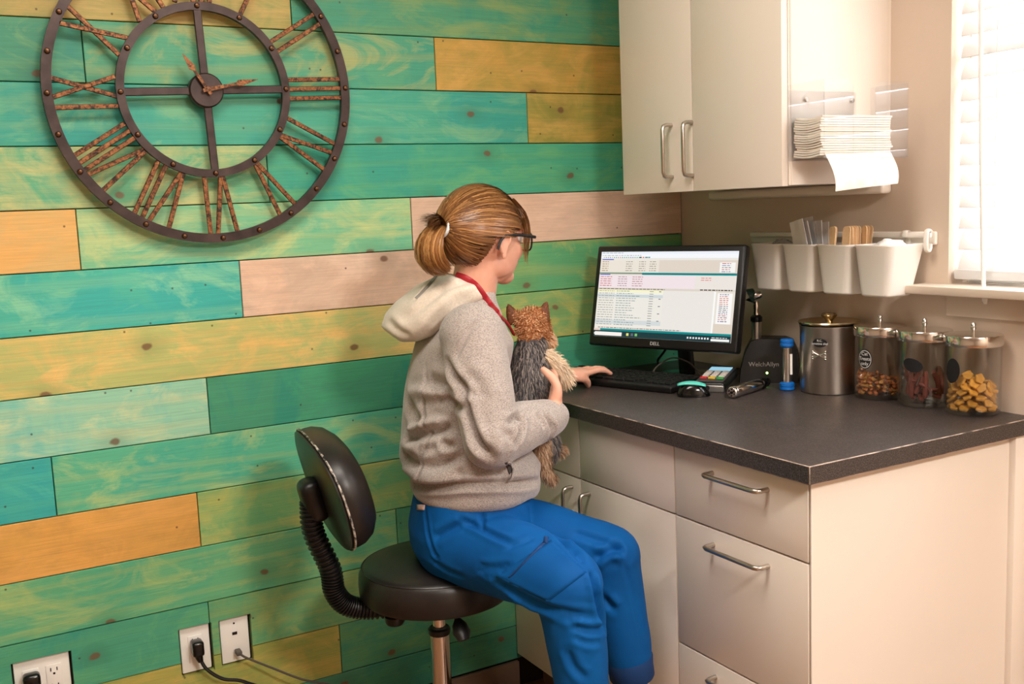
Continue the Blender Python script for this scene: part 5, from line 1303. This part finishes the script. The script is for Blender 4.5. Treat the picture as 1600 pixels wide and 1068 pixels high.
def lock_group(path, widths, n, wv, col, name, seed, n_pts=9, tl=(.7, 1.0)):
    """bundle of hair following a path in head coordinates; widths = (side, thick) at each path point"""
    R2 = random.Random(seed); S2 = Strands(); Pp = spline(path, n_pts)
    W_ = np.array([np.interp(np.linspace(0, 1, n_pts), np.linspace(0, 1, len(widths)), [w_[k] for w_ in widths]) for k in (0, 1)]).T
    for _ in range(n):
        a = R2.uniform(0, 2*math.pi); r_ = math.sqrt(R2.uniform(.35, 1)); L_ = R2.uniform(*tl); pts = []; jy, jz = R2.gauss(0, .002), R2.gauss(0, .002)
        for i in range(n_pts):
            k = i*L_; i0 = min(int(k), n_pts-2); u_ = k-i0; c_ = Pp[i0]*(1-u_)+Pp[i0+1]*u_; w_ = W_[i0]*(1-u_)+W_[i0+1]*u_
            tn = Vector(Pp[min(i0+1, n_pts-1)]-Pp[max(i0-1, 0)]).normalized(); nn = tn.cross(V(0, 1, 0)).normalized()
            p = Vector(c_)+V(0, 1, 0)*(math.cos(a)*w_[0]*r_+jy*i/n_pts)+nn*(math.sin(a)*w_[1]*r_+jz*i/n_pts); pts.append(H(*p))
        c_ = col[R2.randrange(len(col))]*R2.uniform(.7, 1.15); S2.add(pts, wv*R2.uniform(.7, 1.3), c_*.85, c_, lambda p: (p-H(-.10, 0, -.03)).normalized())
    o = S2.build(name, HAIR); o['kind'] = 'stuff'; return o
lock_group([T0, (-.128, 0, .008), (-.146, 0, -.018), (-.148, 0, -.046), (-.128, 0, -.070), (-.100, 0, -.078)], [(.010, .010), (.024, .018), (.034, .026), (.036, .028), (.032, .024), (.022, .014)], 900, .0030, [MIDC, LIGHT, LIGHT*.9, MIDC*1.1], 'ponytail', 31, 11, (.85, 1.0))
lock_group([T0, (-.122, 0, .020), (-.142, 0, .024), (-.166, .0, .012)], [(.009, .009), (.018, .016), (.028, .022), (.036, .028)], 420, .0026, [DARK, DARK*.8, MIDC*.7], 'ponytail_end', 33, 7, (.6, 1.0))
core = MB(); limb(core, [H(*T0), H(-.135, 0, .0), H(-.138, 0, -.04), H(-.11, 0, -.068)], [.010, .020, .026, .016], 16, 16); limb(core, [H(*T0), H(-.14, 0, .02)], [.010, .012], 8, 12)
o = body_obj(fuse(core, .004, 3), 'ponytail_core', M_hair, None); toroot(o, HAIR); tone_attr(o, lambda i: lin((120, 78, 44)))
lock_group([(.040, .050, .078), (.072, .058, .050), (.085, .060, .012), (.083, .060, -.030), (.088, .058, -.066)], [(.010, .014), (.008, .012), (.007, .010), (.006, .007), (.002, .003)], 90, .0018, [MIDC, LIGHT, LIGHT], 'loose_fringe', 35, 10, (.6, 1.0))
lock_group([(.040, -.050, .078), (.072, -.058, .050), (.085, -.060, .012), (.083, -.060, -.03)], [(.010, .014), (.008, .012), (.007, .010), (.003, .004)], 70, .0018, [MIDC, LIGHT], 'loose_fringe', 36, 10, (.6, 1.0))
m = MB(); m.tube([tuple(H(-.113+.006*math.sin(a), .022*math.cos(a), .014+.021*math.sin(a))) for a in np.linspace(0, 2*math.pi, 30)], .0042, 10); toroot(m.build('hair_tie', simple('white_hair_tie', (222, 230, 232), .6)), HAIR)
# ---- glasses
gl = bpy.data.objects.new('glasses', None); COL.objects.link(gl); toroot(gl); M_frame = simple('dark_frame', (30, 28, 30), .3)
for s_ in (-1, 1):
    toroot(MB().tube([tuple(p) for p in spline([H(-.022, s_*.082, -.030), H(-.014, s_*.083, -.010), H(.002, s_*.084, .002), H(.05, s_*.079, .004), H(.102, s_*.070, .002)], 20)], .0024, 8, flat=1.5, upv=tuple(HU)).build('temple_arm', M_frame), gl)
    rim = [H(.108-.012*abs(math.cos(a))**2, s_*(.036+.029*math.cos(a)), -.008+.021*math.sin(a)) for a in np.linspace(0, 2*math.pi, 28)]
    toroot(MB().tube([tuple(p) for p in rim], .0022, 8).build('rim', M_frame), gl)
    t_ = MB(); t_.add([tuple(p) for p in rim[:-1]], [tuple(range(27))]); o = toroot(t_.build('lens', M_glass), gl); md_ = o.modifiers.new('s', 'SOLIDIFY'); md_.thickness = .0015
toroot(MB().tube([tuple(p) for p in spline([H(.112, -.010, -.002), H(.117, 0, .002), H(.112, .010, -.002)], 8)], .002, 8).build('bridge', M_frame), gl)
# ---- red strap round the neck
def first_hit(x, y):
    hs_ = [h for h in (hit(b_, x, y) for b_ in (HB2, HOOD_BVH, bvh_body)) if h[0] is not None]
    return min(hs_, key=lambda h: h[3]) if hs_ else None
bvh_body = bvh_of(BODY.data); Q = []
for p in spline([(714, 430, 0), (728, 434, 0), (742, 445, 0), (755, 461, 0), (766, 477, 0), (777, 490, 0), (784, 498, 0)], 30):
    h = first_hit(p[0], p[1])
    if h: Q.append(np.array(h[0]+h[1]*.0015))
Q += [np.array(NB+TF*.084+TR*.004-UP*.052), np.array(NB+TF*.096-TR*.004-UP*.085)]; Q = spline(Q, 40)
for _ in range(4): Q[1:-1] = (Q[:-2]+2*Q[1:-1]+Q[2:])/4
toroot(MB().tube([tuple(p) for p in Q], .0075, 10, flat=.5, upv=tuple(-_f)).build('neck_strap', M_red))
# ------------------------------------------------------------------ small dog held against the chest
DOG = empty('dog', at(832, 690, 2.372), 0, 'small long-haired terrier with grey back and tan head held on the lap', 'dog')
def A_(x, y, d): return Vector(at(x, y, d))
HD = A_(828, 503, 2.388); MZ = A_(858, 533, 2.425)
PARTS = {  # name: (path, radii)
    'trunk': ([A_(844, 692, 2.372), A_(830, 650, 2.382), A_(825, 600, 2.386), A_(828, 562, 2.388), A_(830, 538, 2.388)], [.044, .052, .050, .044, .034]),
    'head': ([A_(829, 524, 2.38), HD, HD.lerp(MZ, .45)], [.027, .038, .029]),
    'muzzle': ([HD.lerp(MZ, .45), MZ], [.024, .015]),
    'fore_leg': ([A_(842, 556, 2.378), A_(864, 570, 2.42), A_(880, 588, 2.455)], [.022, .019, .016]),
    'fore_leg_far': ([A_(842, 556, 2.40), A_(858, 572, 2.45), A_(866, 590, 2.48)], [.020, .016, .014]),
    'hind_leg': ([A_(846, 690, 2.350), A_(847, 712, 2.335), A_(851, 734, 2.328), A_(861, 746, 2.324)], [.026, .019, .014, .0125]),
    'hind_leg_far': ([A_(850, 686, 2.385), A_(862, 704, 2.378), A_(876, 702, 2.372)], [.022, .013, .011]),
}
dm = MB()
for k, (P, R2) in PARTS.items(): limb(dm, P, R2, None, 18)
for tip, base, sd in ((A_(854, 470, 2.385), A_(846, 505, 2.385), 1), (A_(793, 474, 2.385), A_(806, 505, 2.385), -1)):
    dm.tube([tuple(base), tuple(base.lerp(tip, .4)), tuple(base.lerp(tip, .8)), tuple(tip)], [.019, .016, .0085, .002], 12, flat=.55, upv=tuple(_f)); PARTS['ear%d' % sd] = ([base, tip], [.012, .002])
me = fuse(dm, .0035, 3)
PAL = {'trunk': [(96, 90, 92), (128, 120, 118), (62, 58, 60), (164, 150, 138), (46, 44, 46)], 'head': [(190, 122, 72), (158, 92, 50), (214, 160, 112), (230, 186, 142)], 'muzzle': [(206, 150, 104), (230, 196, 160)], 'fore_leg': [(236, 212, 180), (222, 186, 148), (244, 226, 200)],
       'hind_leg': [(196, 158, 124), (168, 128, 96), (216, 186, 156)], 'ear': [(120, 70, 40), (150, 92, 52)]}
def pal_of(k): return PAL['ear' if k.startswith('ear') else k.replace('_far', '')]
def seg_d(p, P, R2):
    best = 9
    for i in range(len(P)-1):
        a, b = P[i], P[i+1]; ab = b-a; t_ = max(0, min(1, (p-a).dot(ab)/ab.length_squared)); best = min(best, (p-(a+ab*t_)).length-(R2[i]*(1-t_)+R2[i+1]*t_))
    return best
def part_of(p): return min(PARTS, key=lambda k: seg_d(p, *PARTS[k]))
t = NT('fur'); a_ = t.new('ShaderNodeAttribute', attribute_name='tone'); t.color(a_.outputs['Color']); t.set(rough=.55, spec=.35); M_fur = t.m
DOGB = body_obj(me, 'body', M_fur, DOG)
own = [part_of(v_.co) for v_ in me.vertices]
ca_ = me.color_attributes.new('tone', 'FLOAT_COLOR', 'POINT')
for i, k in enumerate(own): ca_.data[i].color = (*[x*.75 for x in lin(pal_of(k)[0])], 1)
# coat: short curved locks growing from the skin
me.calc_loop_triangles(); tri = np.array([t_.vertices[:] for t_ in me.loop_triangles]); cN, nN = co_no(me)
ar = np.linalg.norm(np.cross(cN[tri[:, 1]]-cN[tri[:, 0]], cN[tri[:, 2]]-cN[tri[:, 0]]), axis=1); pick = RNG.choice(len(tri), 26000, p=ar/ar.sum())
FV, FF, FC = [], [], []; R_ = random.Random(23); axis_t = (PARTS['trunk'][0][0]-PARTS['trunk'][0][-1]).normalized()
for ti in pick:
    u_, v_ = R_.random(), R_.random()
    if u_+v_ > 1: u_, v_ = 1-u_, 1-v_
    i0, i1, i2 = tri[ti]; p = Vector(cN[i0]*(1-u_-v_)+cN[i1]*u_+cN[i2]*v_); n_ = Vector(nN[i0]); k = own[i0]
    if k == 'trunk': fl, L_, sp = axis_t, R_.uniform(.014, .026), .35
    elif k == 'head': fl, L_, sp = (V(0, 0, .4)-axis_t*-.5+Vector((R_.gauss(0, .4), R_.gauss(0, .4), R_.gauss(0, .4)))), R_.uniform(.006, .013), .5
    elif k.startswith('ear'): fl, L_, sp = PARTS[k][0][1]-PARTS[k][0][0], R_.uniform(.002, .004), .2
    elif k == 'muzzle': fl, L_, sp = MZ-HD, R_.uniform(.008, .014), .5
    elif k.startswith('fore'): fl, L_, sp = (PARTS[k][0][-1]-PARTS[k][0][0]).normalized()+V(0, 0, -.5), R_.uniform(.016, .030), .6
    else: fl, L_, sp = (PARTS[k][0][-1]-PARTS[k][0][0]), R_.uniform(.008, .018), .4
    d = (fl.normalized()*(1-sp*.6)+n_*sp+Vector((R_.gauss(0, .16), R_.gauss(0, .16), R_.gauss(0, .16)))).normalized(); sd = d.cross(n_)
    sd = sd.normalized() if sd.length > 1e-4 else V(1, 0, 0); w_ = R_.uniform(.0005, .0011); b = len(FV); c_ = np.array(lin(R_.choice(pal_of(k))))*R_.uniform(.8, 1.2)
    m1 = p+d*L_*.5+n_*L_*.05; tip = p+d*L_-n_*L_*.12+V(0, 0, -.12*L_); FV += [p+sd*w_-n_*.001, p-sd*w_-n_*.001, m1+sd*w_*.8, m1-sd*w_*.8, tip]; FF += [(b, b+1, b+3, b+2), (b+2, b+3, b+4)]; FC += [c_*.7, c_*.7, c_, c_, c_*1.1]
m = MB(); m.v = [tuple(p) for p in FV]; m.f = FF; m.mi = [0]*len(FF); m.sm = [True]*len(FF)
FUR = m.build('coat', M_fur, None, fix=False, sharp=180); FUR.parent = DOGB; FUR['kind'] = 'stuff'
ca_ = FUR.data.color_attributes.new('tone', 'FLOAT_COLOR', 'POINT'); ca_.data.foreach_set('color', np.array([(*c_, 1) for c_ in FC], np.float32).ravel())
o = MB().ellipsoid(MZ+(MZ-HD).normalized()*.014, (.007, .007, .006), None, 14, 10).build('nose', M_blackgloss); o.parent = DOG; o.matrix_parent_inverse = Matrix.Translation(-Vector(DOG.location))
fd_ = (MZ-HD).normalized(); sd_ = fd_.cross(UP).normalized()
for s_ in (-1, 1):
    o = MB().ellipsoid(HD+fd_*.030+sd_*s_*.018+UP*.010, (.006, .006, .006), None, 14, 10).build('eye', M_blackgloss); o.parent = DOG; o.matrix_parent_inverse = Matrix.Translation(-Vector(DOG.location))
